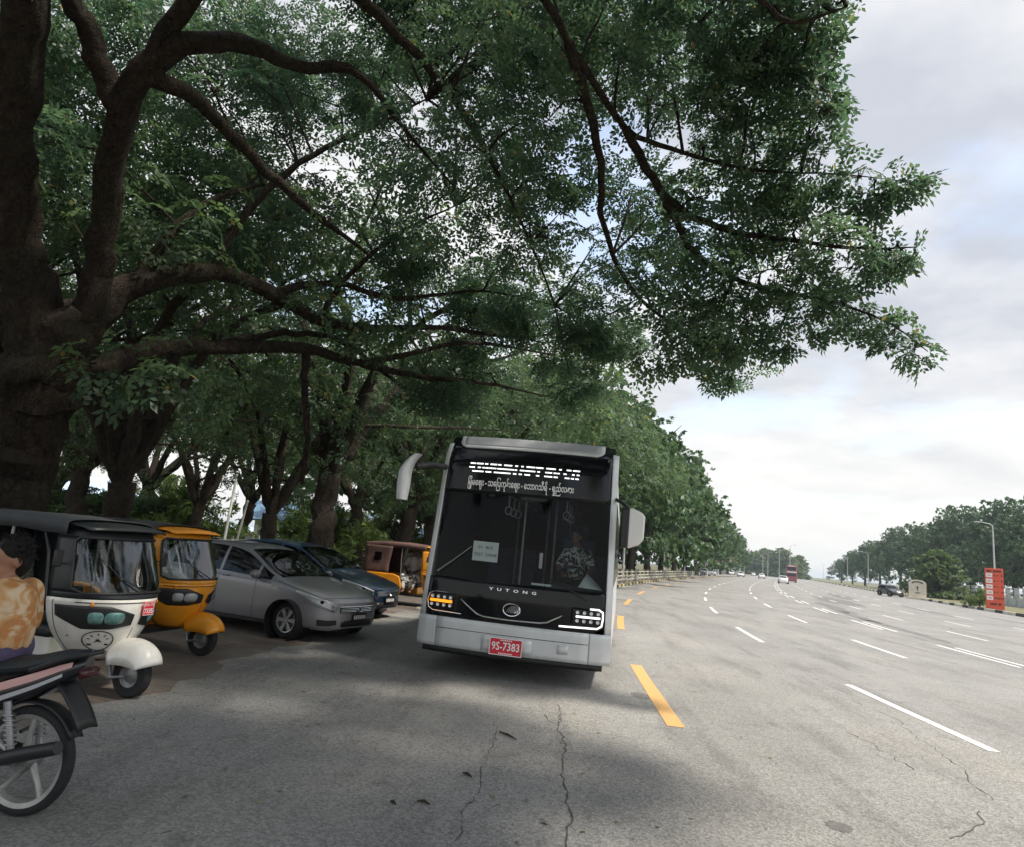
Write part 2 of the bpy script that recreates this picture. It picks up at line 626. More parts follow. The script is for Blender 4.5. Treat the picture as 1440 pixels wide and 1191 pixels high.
M_ASPH = asphalt_mat()
M_WHITE = paint_mat('worn white paint', (0.72, 0.70, 0.66), wear=0.5)
M_YEL = paint_mat('worn yellow paint', (0.60, 0.345, 0.11), wear=0.55)
M_GRASS = mat('grass soil', (0.055, 0.070, 0.025), 0.95, col2=(0.135, 0.115, 0.065), vscale=0.22, bump=0.5, bscale=8, detail=8)
M_VERGE = mat('verge grass', (0.10, 0.115, 0.045), 0.95, col2=(0.21, 0.18, 0.10), vscale=0.5, bump=0.5, bscale=8, detail=8)

mb = MB()
mb.grid(lambda u, v: (u, v, -0.03), np.linspace(-1800, 1800, 25), np.linspace(-600, 3000, 25))
tag(mb.build('ground', M_GRASS, smooth=None), kind='structure')
left_edge = lambda s: float(np.interp(s, [-60, 28, 44, 1200], [-5.4, -5.4, -1.85, -1.85])) + (.13 * sin(s * 1.9) + .09 * sin(s * 4.7 + 1) + .06 * sin(s * 9.1) if s < 40 else 0)
mb = MB()
strip(mb, -58, 40, left_edge, 27.5, 0.0, .25); strip(mb, 40, 900, left_edge, 27.5, 0.0, 2.0)
road = tag(mb.build('road', M_ASPH, smooth=None), kind='structure')
mb = MB()
strip(mb, -50, 40, -14.5, -3.0, -0.004, 3)
tag(mb.build('parking_pavement', brick_mat(), smooth=None), kind='structure')
mb = MB()
strip(mb, 40, 420, -6.5, -2.05, 0.09, 3)
tag(mb.build('footpath', mat('path concrete', (0.27, 0.25, 0.22), 0.9, var=0.25, vscale=0.6), smooth=None), kind='structure')
mb = MB()
strip(mb, 20, 900, 27.72, 60, 0.20, 4)
tag(mb.build('grass_verge', M_VERGE, smooth=None), kind='structure')

# painted lines
def dash(name, m, s0, s1, o, w, z=0.004):
    q = MB(); strip(q, s0, s1, o - w / 2, o + w / 2, z, 1.0)
    return q.build(name, m, road, smooth=None)


for k in range(9):
    dash('yellow_dash', M_YEL, 7.74 - 20 + 10.05 * k, 7.74 - 20 + 10.05 * k + 4.2, 0.0, 0.19)
for o, w in ((3.51, 0.13), (6.72, 0.13), (9.50, 0.12), (9.86, 0.12), (12.8, 0.12), (15.85, 0.12), (19.1, 0.12)):
    ph = {3.51: 8.3, 6.72: 18.0 - 10, 9.5: 18.6 - 10, 9.86: 18.2 - 10, 12.8: 28.1 - 20, 15.85: 38.6 - 30, 19.1: 38.8 - 30}[o]
    for k in range(-2, 14):
        dash('white_dash', M_WHITE, ph + 10 * k, ph + 10 * k + 4.0 + (0.8 if 9 < o < 10 else 0), o, w)
    q = MB()
    for k in range(14, 40):
        strip(q, ph + 10 * k, ph + 10 * k + 4.2, o - w / 2, o + w / 2, 0.004, 2.1)
    tag(q.build('far_white_dashes', M_WHITE, road, smooth=None), kind='stuff')

# repaired strips, tar and cracks of their own shape
M_TAR = mat('tar patch', (0.155, 0.15, 0.143), 0.85, var=0.35, vscale=3, bump=0.3, bscale=90)
M_OIL = mat('oil stain', (0.085, 0.08, 0.074), .8, col2=(0.17, 0.16, 0.15), vscale=22)
M_CRK = mat('crack', (0.075, 0.070, 0.064), 0.95)


def patch(pts, name='tar_patch', m=M_TAR, z=0.0025):
    q = MB()
    P = [(p[0], p[1]) for p in pts]
    q.add([(x, y, z) for x, y in P], [tuple(range(len(P)))])
    return q.build(name, m, road, smooth=None)


def blob_outline(s, o, ls, lo, n=26, jit=0.25, seed=0):
    r = random.Random(seed)
    pts = []
    for i in range(n):
        a = 2 * pi * i / n
        k = 1 + r.uniform(-jit, jit)
        pts.append(rp(s + ls * cos(a) * k, o + lo * sin(a) * k))
    return pts


for i, (s, o, ls, lo) in enumerate([(62, 13.2, 9, 1.3), (47, 11.0, 7, 0.55), (80, 15.5, 10, 1.0), (38, 10.6, 5, 0.35), (30, 10.5, 6, 0.22), (58, 18.6, 8, 0.35), (50, 22.5, 9, 0.4)]):
    patch(blob_outline(s, o, ls, lo, seed=i))
for i, (x, y, a, b_) in enumerate([(2.07, 5.35, 0.085, 0.10), (3.0, 31.0, 0.55, 0.25), (1.15, 9.4, 0.12, 0.2), (-1.9, 6.6, 0.5, 0.7)][:3]):
    r = random.Random(40 + i)
    patch([(x + a * cos(t) * r.uniform(.85, 1.2), y + b_ * sin(t) * r.uniform(.85, 1.2)) for t in np.linspace(0, 2 * pi, 44)[:-1]], 'oil_stain', M_OIL)


def crack(pts, w, seed, jit=0.025, step=0.07, name='crack'):
    r = random.Random(seed)
    P = []
    for a, b_ in zip(pts[:-1], pts[1:]):
        a, b_ = Vector((*a[:2], 0)), Vector((*b_[:2], 0))
        n = max(1, int((b_ - a).length / step))
        for i in range(n):
            P.append(a.lerp(b_, i / n))
    P.append(Vector((*pts[-1][:2], 0)))
    vs = []
    off = 0
    for i, p in enumerate(P):
        t = (P[min(i + 1, len(P) - 1)] - P[max(i - 1, 0)]).normalized()
        nn = Vector((-t.y, t.x, 0))
        off = off * 0.75 + r.uniform(-jit, jit)
        ww = w * r.uniform(0.15, 1.3)
        q = p + nn * off
        vs += [q - nn * ww / 2 + Vector((0, 0, .003)), q + nn * ww / 2 + Vector((0, 0, .003))]
    q = MB(); q.add(vs, [(2 * i, 2 * i + 1, 2 * i + 3, 2 * i + 2) for i in range(len(P) - 1)])
    return q.build(name, M_CRK, road, smooth=None)


gp = lambda L: [gnd(a, b_) for a, b_ in L]
crack(gp([(786, 990), (790, 1030), (792, 1090), (795, 1150), (797, 1230)]), 0.015, 1)
crack(gp([(787, 1010), (783, 1018), (772, 1012), (770, 1005)]), 0.012, 2)
crack(gp([(703, 1008), (690, 1040), (672, 1085), (655, 1130), (632, 1191)]), 0.007, 3, 0.03)
crack(gp([(900, 882), (1000, 890), (1130, 955), (1250, 1010), (1310, 1050), (1400, 1125)]), 0.009, 4, 0.05, 0.12)
crack(gp([(1190, 1030), (1235, 1052), (1290, 1083)]), 0.01, 5, 0.05)
crack(gp([(1340, 1180), (1362, 1165), (1385, 1155), (1378, 1140)]), 0.013, 6)
crack([rp(s, 9.68 + 0.15 * sin(s * .6)) for s in range(12, 60, 2)], 0.05, 7, 0.08, 0.4)
crack([rp(s, 13.9 + 0.3 * sin(s * .35)) for s in range(16, 60, 2)], 0.06, 8, 0.08, 0.4)
# fallen pods, twigs and leaf litter lying in the shade
M_TWIG = mat('dry twig', (0.035, 0.026, 0.018), 0.9)
for i, (a, b_) in enumerate([((702, 1030), (726, 1041)), ((650, 1088), (663, 1094)), ((586, 1128), (604, 1133)), ((548, 1129), (556, 1133))]):
    p, q_ = gnd(*a), gnd(*b_)
    mid = (p + q_) / 2 + np.array([0.0, 0.025, 0])
    q = MB(); q.tube([(*p[:2], .012), (*mid[:2], .014), (*q_[:2], .012)], [0.006, 0.011, 0.005], 6)
    tag(q.build('fallen_pod', M_TWIG, smooth=60), ['long curved dry seed pod lying on the shaded asphalt before the bus', 'small dry seed pod beside the faint crack before the bus', 'thicker short dry pod lying on the sunlit patch of asphalt', 'tiny dry pod crumb at the edge of the sunlit patch'][i], 'seed pod', 'fallen pods on the road')
nl = 1500
P = np.stack([rng.uniform(-9, 2.2, nl), rng.uniform(2.5, 26, nl), np.full(nl, 0.009)], 1)
P[:, 0] += np.where(rng.random(nl) < .5, -1.5, 0)
a = rng.uniform(0, 2 * pi, nl); s_ = rng.uniform(.012, .032, nl)
d = np.stack([np.cos(a) * s_, np.sin(a) * s_, rng.uniform(-.2, .2, nl) * s_], 1); e = np.stack([-np.sin(a) * s_ * .5, np.cos(a) * s_ * .5, rng.uniform(-.2, .2, nl) * s_], 1)
V = np.stack([P - d, P + e, P + d, P - e], 1).reshape(-1, 3)
lit = link('leaf_litter', quadmesh('leaf_litter', V, np.arange(nl * 4).reshape(-1, 4)), mat('dry litter', (0.10, 0.07, 0.04), 0.9, col2=(0.30, 0.25, 0.17), vscale=3))
tag(lit, 'dry leaf litter scattered over the shaded asphalt and paving', kind='stuff')

# ------------------------------------------------------------------ kerbs, railing
M_KW = mat('kerb white', (0.66, 0.62, 0.52), 0.85, var=0.2, vscale=2, bump=.3)
M_KB = mat('kerb black', (0.05, 0.048, 0.045), 0.85, var=0.3, vscale=2, bump=.3)
M_KY = mat('kerb yellow', (0.42, 0.33, 0.16), 0.85, var=0.25, vscale=2, bump=.3)


def kerb_block(s0, s1, o, m, par, slant=0.0, kh=.15):
    q = MB()
    n = 2
    vs = []
    for s in (s0, (s0 + s1) / 2, s1):
        vs += [rp(s, o - .11, -.03), rp(s + slant * .15, o - .10, kh), rp(s + slant * .15, o + .10, kh), rp(s, o + .11, -.03)]
    fs = []
    for i in range(2):
        for j in range(3):
            fs.append((4 * i + j, 4 * i + 4 + j, 4 * i + 5 + j, 4 * i + j + 1))
    fs += [(0, 1, 2, 3), (8, 11, 10, 9)]
    q.add(vs, fs)
    return q.build('kerb_stone', m, par, smooth=None)


kr = tag(empty('kerb', (0, 0, 0)), kind='structure')
s = 58.0
i = 0
while s < 330:
    ln = 3.2 if i % 2 == 0 else 2.2
    if s > 200: ln *= 3
    kerb_block(s, s + ln - 0.02, 27.6, M_KW if i % 2 == 0 else M_KB, kr, 0.0, .25); s += ln; i += 1
kl = tag(empty('kerb', (0, 0, 0)), kind='structure')
s = 41.0
i = 0
while s < 150:
    kerb_block(s, s + 0.98, -1.95, (M_KY, M_KB)[i % 2], kl, slant=1.5); s += 1.0; i += 1

M_RAIL = mat('railing paint', (0.46, 0.44, 0.36), 0.7, var=0.15, vscale=3)
fence = empty('roadside_railing', rp(40, -2.35), 0, 'cream concrete railing of posts and three rails along the kerb', 'railing')
fx = Vector(fence.location)
posts = list(np.arange(40, 113, 2.6))
q = MB(); q.box((0, 0, .46), (.13, .13, .92)); q.box((0, 0, .95), (.17, .17, .05)); post_me = q.mesh('post')
post_me.materials.append(M_RAIL)
for s in posts:
    o = link('post', post_me, None, fence); o.location = Vector(rp(s, -2.35, .08)) - fx; o.rotation_euler.z = -rhead(s)
for s0, s1 in zip(posts[:-1], posts[1:]):
    for z in (.28, .55, .82):
        q = MB(); q.bar(Vector(rp(s0 + .07, -2.35, z + .08)) - fx, Vector(rp(s1 - .07, -2.35, z + .08)) - fx, .06, .09)
        q.build('rail', M_RAIL, fence, smooth=None)

# ------------------------------------------------------------------ trees
def bark_mat(name, c1, c2, c3):
    m = bpy.data.materials.new(name); m.use_nodes = True
    t = m.node_tree; L = t.links.new; A = t.nodes.new
    b = t.nodes['Principled BSDF']; b.inputs['Roughness'].default_value = .95; b.inputs['Specular IOR Level'].default_value = .2
    co = A('ShaderNodeTexCoord')
    mpn = A('ShaderNodeMapping'); mpn.inputs['Scale'].default_value = (1, 1, .6); L(co.outputs['Object'], mpn.inputs[0])
    n = A('ShaderNodeTexNoise'); n.inputs['Scale'].default_value = 12; n.inputs['Detail'].default_value = 9; n.inputs['Roughness'].default_value = .72; n.inputs['Distortion'].default_value = .6
    L(mpn.outputs[0], n.inputs['Vector'])
    n2 = A('ShaderNodeTexNoise'); n2.inputs['Scale'].default_value = 1.6; n2.inputs['Detail'].default_value = 6; n2.inputs['Roughness'].default_value = .65; L(co.outputs['Object'], n2.inputs['Vector'])
    vo = A('ShaderNodeTexVoronoi'); vo.feature = 'DISTANCE_TO_EDGE'; vo.inputs['Scale'].default_value = 22
    mq = A('ShaderNodeMapping'); mq.inputs['Scale'].default_value = (1, 1, .65); L(co.outputs['Object'], mq.inputs[0]); L(mq.outputs[0], vo.inputs['Vector'])
    r = A('ShaderNodeValToRGB'); r.color_ramp.elements[0].position = .34; r.color_ramp.elements[1].position = .66
    r.color_ramp.elements[0].color = (*c1, 1); r.color_ramp.elements[1].color = (*c2, 1); L(n.outputs['Fac'], r.inputs[0])
    r2 = A('ShaderNodeMapRange'); r2.inputs['From Min'].default_value = .5; r2.inputs['From Max'].default_value = .68; r2.inputs['To Max'].default_value = .75; L(n2.outputs['Fac'], r2.inputs['Value'])
    x = A('ShaderNodeMix'); x.data_type = 'RGBA'; x.inputs['B'].default_value = (*c3, 1); L(r2.outputs[0], x.inputs['Factor']); L(r.outputs[0], x.inputs['A'])
    L(x.outputs['Result'], b.inputs['Base Color'])
    b1 = A('ShaderNodeBump'); b1.inputs['Strength'].default_value = 1.0; b1.inputs['Distance'].default_value = .09; L(n.outputs['Fac'], b1.inputs['Height'])
    vr = A('ShaderNodeMapRange'); vr.inputs['From Max'].default_value = .12; L(vo.outputs['Distance'], vr.inputs['Value'])
    b2 = A('ShaderNodeBump'); b2.inputs['Strength'].default_value = .8; b2.inputs['Distance'].default_value = .03; L(vr.outputs[0], b2.inputs['Height']); L(b1.outputs[0], b2.inputs['Normal'])
    L(b2.outputs[0], b.inputs['Normal'])
    return m


M_BARK = bark_mat('rain tree bark', (0.016, 0.012, 0.009), (0.072, 0.056, 0.042), (0.034, 0.034, 0.018))
M_BARK2 = bark_mat('park tree bark', (0.022, 0.017, 0.013), (0.085, 0.068, 0.052), (0.05, 0.045, 0.03))
L_NEAR = leaf_mat('rain tree leaves', (0.036, 0.075, 0.044), (0.085, 0.145, 0.066), 0.48)
L_MID = leaf_mat('park tree leaves', (0.034, 0.068, 0.034), (0.082, 0.135, 0.050), 0.48)
L_FAR = leaf_mat('roadside tree leaves', (0.036, 0.080, 0.034), (0.085, 0.150, 0.056), 0.36)
L_LIGHT = leaf_mat('bright shrub leaves', (0.075, 0.135, 0.030), (0.155, 0.215, 0.06), 0.4)


def rot_frames(d, roll=None):
    """orthonormal frames (n,3,3) with column 0 along d"""
    d = d / np.linalg.norm(d, axis=1, keepdims=True)
    r = rng.normal(size=d.shape)
    e = np.cross(d, r); e /= np.linalg.norm(e, axis=1, keepdims=True)
    f = np.cross(d, e)
    return d, e, f


def leaves_from(P, D, Nn, L, W, fold=0.12):
    """diamond leaflets: base P, direction D, normal Nn, arrays"""
    E_ = np.cross(Nn, D); E_ /= np.linalg.norm(E_, axis=1, keepdims=True) + 1e-9
    L = L[:, None]; W = W[:, None]
    b = P
    tp = P + D * L - Nn * L * fold
    l = P + D * L * .55 + E_ * W * .5 + Nn * L * fold * .3
    r = P + D * L * .55 - E_ * W * .5 + Nn * L * fold * .3
    return np.stack([b, l, tp, r], 1).reshape(-1, 3)


def make_sprig(npin=5, pairs=3, span=0.25):
    """a bipinnate leaf spray in local space: x forward, z up. Returns base, dir, normal per leaflet"""
    B, D, Nn = [], [], []
    for i in range(npin):
        ang = (i - (npin - 1) / 2) * RAD(150 / npin)
        rd = np.array([cos(ang), sin(ang), -0.15 - 0.12 * abs(ang)])
        sd = np.array([-sin(ang), cos(ang), 0.0])
        for k in range(pairs):
            t = span * (0.35 + 0.62 * (k + 0.5) / pairs)
            p = rd * t - np.array([0, 0, .22 * t * t / span])
            for s in (-1, 1):
                dd = rd * .55 + sd * s * .8 + np.array([0, 0, -.18])
                B.append(p); D.append(dd / np.linalg.norm(dd)); Nn.append(np.array([0.12 * s * sd[0], 0.12 * s * sd[1], 1.0]))
        B.append(rd * span * .95 - np.array([0, 0, .2 * span])); dd = rd + np.array([0, 0, -.25]); D.append(dd / np.linalg.norm(dd)); Nn.append(np.array([0, 0, 1.0]))
    return np.array(B), np.array(D), np.array(Nn)


def sprig_cloud(C, axis, scale, sprig, ll, lw, tilt=0.45):
    """place the sprig at every C (n,3), pointing along axis with its upper side up"""
    B, D, Nn = sprig
    n, k = len(C), len(B)
    ax = axis / (np.linalg.norm(axis, axis=1, keepdims=True) + 1e-9)
    up = np.array([0, 0, 1.0]) + rng.normal(scale=tilt, size=(n, 3))
    sd = np.cross(up, ax); sd /= np.linalg.norm(sd, axis=1, keepdims=True) + 1e-9
    up = np.cross(ax, sd)
    Fm = np.stack([ax, sd, up], 2)
    Bw = np.einsum('nij,kj->nki', Fm, B) * scale[:, None, None] + C[:, None, :]
    Dw = np.einsum('nij,kj->nki', Fm, D) + rng.normal(scale=.12, size=(n, k, 3))
    Nw = np.einsum('nij,kj->nki', Fm, Nn) + rng.normal(scale=.28, size=(n, k, 3))
    Dw /= np.linalg.norm(Dw, axis=2, keepdims=True); Nw /= np.linalg.norm(Nw, axis=2, keepdims=True)
    Ls = (ll * scale[:, None] * rng.uniform(.55, 1.3, (n, k))).ravel(); Ws = (lw * scale[:, None] * rng.uniform(.75, 1.2, (n, k))).ravel()
    V = leaves_from(Bw.reshape(-1, 3), Dw.reshape(-1, 3), Nw.reshape(-1, 3), Ls, Ws)
    tint = np.clip(np.repeat(rng.uniform(0, .62, n), k) + rng.uniform(-.2, .24, n * k), 0, .86)
    tint = np.where(rng.random(n * k) < .025, rng.uniform(.9, 1.0, n * k), tint)
    return V, tint


def crown_obj(name, Vs, Ts, m, parent):
    V = np.concatenate(Vs); T = np.concatenate(Ts)
    me = quadmesh(name, V, np.arange(len(V)).reshape(-1, 4), T)
    o = link(name, me, m, parent)
    return o


def smooth_path(pts, sub=5):
    """Catmull-Rom through rows (x,y,z,r)"""
    P = np.array(pts, float)
    Q = np.vstack([2 * P[0] - P[1], P, 2 * P[-1] - P[-2]])
    out_ = []
    for i in range(1, len(Q) - 2):
        for t in np.linspace(0, 1, sub, endpoint=False):
            out_.append(.5 * ((2 * Q[i]) + (-Q[i - 1] + Q[i + 1]) * t + (2 * Q[i - 1] - 5 * Q[i] + 4 * Q[i + 1] - Q[i + 2]) * t * t + (-Q[i - 1] + 3 * Q[i] - 3 * Q[i + 1] + Q[i + 2]) * t**3))
    out_.append(P[-1])
    return np.array(out_)


def limb(q, pts, n=12, sub=5, gnarl=0.12):
    S = smooth_path(pts, sub)
    S[:, 3] = np.maximum(S[:, 3], 0.004)
    S[1:-1, :3] += rng.normal(scale=1, size=(len(S) - 2, 3)) * np.minimum(S[1:-1, 3:4] * (gnarl if S[0, 3] > .2 else gnarl * 2.4), .05)
    R_ = S[:, 3] * (1 + rng.normal(scale=.025, size=len(S)))
    k0 = len(q.v)
    q.tube(S[:, :3], list(R_), n)
    # fluted, knobbly stems
    if S[0, 3] > .12:
        for i in range(len(S)):
            for j in range(n):
                v = Vector(q.v[k0 + i * n + j]); c = Vector(S[i, :3])
                q.v[k0 + i * n + j] = tuple(c + (v - c) * (1 + .10 * sin(j * 2.1 + i * .35) + random.uniform(-.05, .05)))
    return S


SPRIG = make_sprig(5, 3)
SPRIG_S = make_sprig(4, 2, span=.24)


def twig_to(q, a, b, r0, r1=0.004, sag=0.15):
    a = np.array(a, float); b = np.array(b, float)
    m_ = (a + b) / 2 + np.array([0, 0, sag * np.linalg.norm(b - a)]) + rng.normal(scale=.06 * np.linalg.norm(b - a), size=3)
    P = [a, a * .5 + m_ * .5 + rng.normal(scale=.02, size=3), m_, m_ * .5 + b * .5, b]
    q.tube(P, list(np.linspace(r0, r1, 5)), 5, cap=False)


def clump(Vs, Ts, c, r, n, origin, flat=0.6, sprig=None, ll=.08, lw=.040, sc=(0.8, 1.25)):
    """sprays filling an ellipsoid, pointing away from the limb they grow from"""
    c = np.array(c, float)
    d = rng.normal(size=(n, 3)); d /= np.linalg.norm(d, axis=1, keepdims=True)
    rad = rng.random(n) ** .45
    C = c + d * rad[:, None] * np.array([r, r, r * flat])
    axis = d * .8 + (c - np.array(origin)) / (np.linalg.norm(c - np.array(origin)) + 1e-6) * .5 + rng.normal(scale=.35, size=(n, 3)) + np.array([0, 0, -.18])
    V, T = sprig_cloud(C, axis, rng.uniform(*sc, n), sprig or SPRIG, ll, lw)
    Vs.append(V); Ts.append(T)
    return C


# ---- the old rain tree whose limbs reach over the road
base1 = U(22, 640, 10.3)
t1 = empty('rain_tree', (base1[0], base1[1], 0), 0, 'huge old rain tree behind the white tuk-tuk, forked trunk, limbs reaching over road', 'tree', 'shade trees of the park')
T1O = np.array([base1[0], base1[1], 0.0])


def PL(L):
    return [tuple(U(a, b_, c) - T1O) + (r,) for a, b_, c, r in L]


q = MB()
limb(q, [(0, 0, -.2, .66), (0, 0, .35, .48), (0, 0, 1.2, .40)] + PL([(28, 640, 10.2, .38), (50, 560, 10.1, .42), (82, 490, 10.0, .38), (95, 440, 10, .26)]), 18, 6)
trunk1 = q.build('trunk', M_BARK, t1, smooth=60)
LIMBS = {
    'A': [(62, 550, 10.1, 000.341), (48, 440, 10.0, 000.298), (22, 330, 9.8, 000.26), (20, 190, 9.5, 000.23), (30, 60, 9.2, 000.198), (45, -90, 9.0, 000.161), (80, -260, 8.8, 000.0994)],
    'B': [(88, 500, 10.0, 0000.26), (128, 440, 9.9, 0000.187), (142, 340, 9.7, 0000.161), (158, 220, 9.4, 0000.15), (192, 115, 9.1, 0000.135), (255, 66, 8.9, 0000.114), (340, 62, 8.7, 0000.0886), (420, 96, 8.6, 0000.0679), (480, 94, 8.5, 0000.0545), (520, 118, 8.5, 0000.0365), (575, 190, 8.6, 0000.0234), (640, 265, 8.8, 0000.0104)],
    'B2': [(172, 165, 9.2, 00.145), (135, 80, 9.3, 00.116), (105, -10, 9.2, 00.0944), (90, -150, 9.1, 00.0578)],
    'B3': [(205, 100, 9.0, 0.105), (285, 145, 9.2, 0.084), (340, 205, 9.5, 0.07), (430, 290, 9.9, 0.049), (520, 360, 10.4, 0.021)],
    'C': [(95, 480, 10.0, 000.247), (185, 402, 10.2, 000.16), (300, 383, 10.5, 000.123), (380, 412, 10.8, 000.102), (450, 450, 11.1, 000.0831), (520, 462, 11.6, 000.0616), (620, 462, 12.3, 000.0462), (740, 475, 13, 000.0277), (830, 455, 13.6, 000.0123)],
    'D': [(80, 560, 10.1, 00.259), (160, 512, 10.3, 00.156), (215, 492, 10.5, 00.126), (310, 488, 10.9, 00.107), (430, 491, 11.5, 00.0842), (505, 510, 12, 00.0648), (570, 500, 12.5, 00.0518), (660, 482, 13, 00.0389), (780, 500, 13.8, 00.013)],
    'E': [(60, 520, 9.9, 00.19), (22, 528, 9.5, 00.123), (-25, 548, 9.2, 00.112), (-80, 540, 9.0, 00.0896)],
    'G': [(190, 118, 9.1, 00.098), (300, -30, 8.8, 00.0931), (430, -60, 8.6, 00.0833), (520, 10, 8.6, 00.0637), (590, 85, 8.8, 00.049), (655, 165, 9.0, 00.0367), (705, 255, 9.3, 00.0245), (770, 400, 9.6, 00.0147), (800, 520, 9.9, 00.00588)],
    'H': [(300, -30, 8.8, 00.0614), (520, -150, 8.3, 00.0546), (700, -90, 8.2, 00.0477), (800, 60, 8.4, 00.0409), (880, 180, 8.8, 00.0341), (960, 215, 9.1, 00.0273), (1060, 240, 9.3, 00.0188), (1170, 245, 9.5, 00.0102), (1270, 255, 9.6, 00.00409)],
    'I': [(880, 180, 8.8, 0.056), (930, 270, 9.0, 0.049), (1010, 320, 9.2, 0.0385), (1120, 340, 9.4, 0.028), (1220, 350, 9.5, 0.0175), (1290, 348, 9.6, 0.007)],
    'J': [(930, 270, 9.0, 0.042), (980, 360, 9.2, 0.035), (1070, 405, 9.3, 0.028), (1170, 425, 9.4, 0.0196), (1250, 455, 9.5, 0.0126), (1305, 495, 9.5, 0.0056)],
    'K': [(800, 60, 8.4, 0.063), (840, 200, 8.8, 0.049), (850, 320, 9.3, 0.0385), (890, 410, 9.6, 0.028), (960, 470, 9.8, 0.0175), (1015, 520, 9.9, 0.007)],
    'L': [(700, -90, 8.2, 0.066), (880, -120, 8.0, 0.055), (1020, -40, 8.2, 0.0385), (1110, 30, 8.6, 0.0248), (1190, 10, 8.8, 0.00825)],
    'M': [(300, 488, 10.9, .07), (400, 470, 11.6, .055), (480, 480, 12.2, .045), (560, 540, 12.8, .03), (640, 580, 13.2, .012)],
    'N': [(430, 491, 11.5, .07), (428, 540, 11.6, .06), (432, 600, 11.7, .05), (425, 680, 11.9, .03)],
    'O': [(380, 412, 10.8, .07), (470, 400, 11.2, .05), (560, 420, 11.6, .04), (680, 410, 12.2, .025), (780, 430, 12.8, .01)],
    'P': [(505, 510, 12, .07), (590, 530, 12.6, .05), (680, 540, 13.2, .035), (780, 560, 13.8, .012)],
    'R': [(300, 383, 10.5, .08), (330, 320, 10.6, .06), (420, 230, 10.8, .045), (520, 180, 11, .03), (600, 140, 11.2, .012)],
    'S': [(190, 400, 10.2, .09), (240, 330, 10.3, .06), (300, 280, 10.5, .045), (370, 260, 10.8, .02)],
    'T': [(450, 450, 11.1, .06), (480, 400, 11.3, .045), (560, 330, 11.7, .03), (640, 290, 12.0, .012)],
    'Q': [(520, -150, 8.3, .14), (760, -380, 7.9, .12), (1000, -430, 7.9, .09), (1300, -420, 8.2, .05), (1500, -330, 8.6, .02)],
}
SK = {}
for k, L_ in LIMBS.items():
    q = MB()
    S = limb(q, PL(L_), 12, 5, .10)
    SK[k] = S[:, :3] + T1O
    q.build('limb', M_BARK, t1, smooth=60)
SKA = np.concatenate([v for k, v in SK.items() if k not in 'AE'] + [SK['A'][-8:]])

blobs = []  # px, py, dist, r(m)
for a, b_, rr in [(1215, 250, 36), (1252, 262, 32), (1284, 256, 22), (1238, 278, 22), (1170, 158, 26), (1148, 188, 34), (1105, 80, 60), (1138, 32, 42), (1186, 6, 28), (1162, 128, 24), (1130, 105, 34),
                  (1110, 262, 58), (1128, 322, 52), (1182, 342, 42), (1230, 350, 36), (1274, 350, 28), (1200, 378, 34), (1252, 372, 22), (1140, 415, 46), (1190, 428, 42), (1232, 450, 32), (1266, 470, 26), (1294, 492, 18), (1160, 452, 26),
                  (1080, 445, 42), (1040, 478, 36), (1000, 498, 36), (1092, 480, 18), (1018, 522, 16), (1060, 130, 62), (1060, 30, 66), (1165, 215, 22), (1080, 380, 50), (1040, 420, 46), (975, 470, 44), (935, 500, 40), (1060, 210, 60), (1060, 310, 56)]:
    d_ = 9.4 + rng.uniform(-.5, .5)
    blobs.append((a - 8 if a > 1120 else a, b_, d_, max(.12, rr * d_ / 950 - .10)))
for _ in range(92):      # the thick middle of the crown
    a = rng.uniform(560, 1060); b_ = rng.uniform(-120, 500)
    if b_ > 300 + (a - 560) * .5 and a < 840: continue
    d_ = rng.uniform(8.4, 13.5)
    blobs.append((a, b_, d_, -rng.uniform(45, 85) * d_ / 950))
for _ in range(34):      # looser, farther sprays over the limbs
    a = rng.uniform(-60, 620); b_ = rng.uniform(-120, 380)
    d_ = rng.uniform(11.5, 17)
    blobs.append((a, b_, d_, rng.uniform(34, 62) * d_ / 950))
for _ in range(20):
    a = rng.uniform(560, 880); b_ = rng.uniform(380, 560)
    d_ = rng.uniform(12, 15)
    blobs.append((a, b_, d_, rng.uniform(26, 48) * d_ / 950))
for a, b_ in ((300, 130), (350, 160), (330, 95), (268, 95), (250, 160), (400, 180), (290, 190), (370, 110), (420, 130), (225, 60), (240, 20), (320, 20), (60, 250), (90, 300), (95, 60), (100, 150)):
    d_ = rng.uniform(11.5, 14); blobs.append((a, b_, d_, -rng.uniform(48, 66) * d_ / 950))
Vs, Ts, twq = [], [], MB()
for a, b_, d_, r in blobs:
    c = U(a, b_, d_)
    j = np.linalg.norm(SKA - c, axis=1).argmin()
    n = int(np.clip((46 if r > 0 else 12.5) * (r / .5) ** 2.0, 10, 95)); r = abs(r)
    C = clump(Vs, Ts, c, r, n, SKA[j])
    if b_ > -60 and np.linalg.norm(SKA[j] - c) < 2.6:
        twig_to(twq, SKA[j] - T1O, c - T1O, .022)
        for i in range(5):
            twig_to(twq, c - T1O, C[rng.integers(len(C))] - T1O, .008, .002)
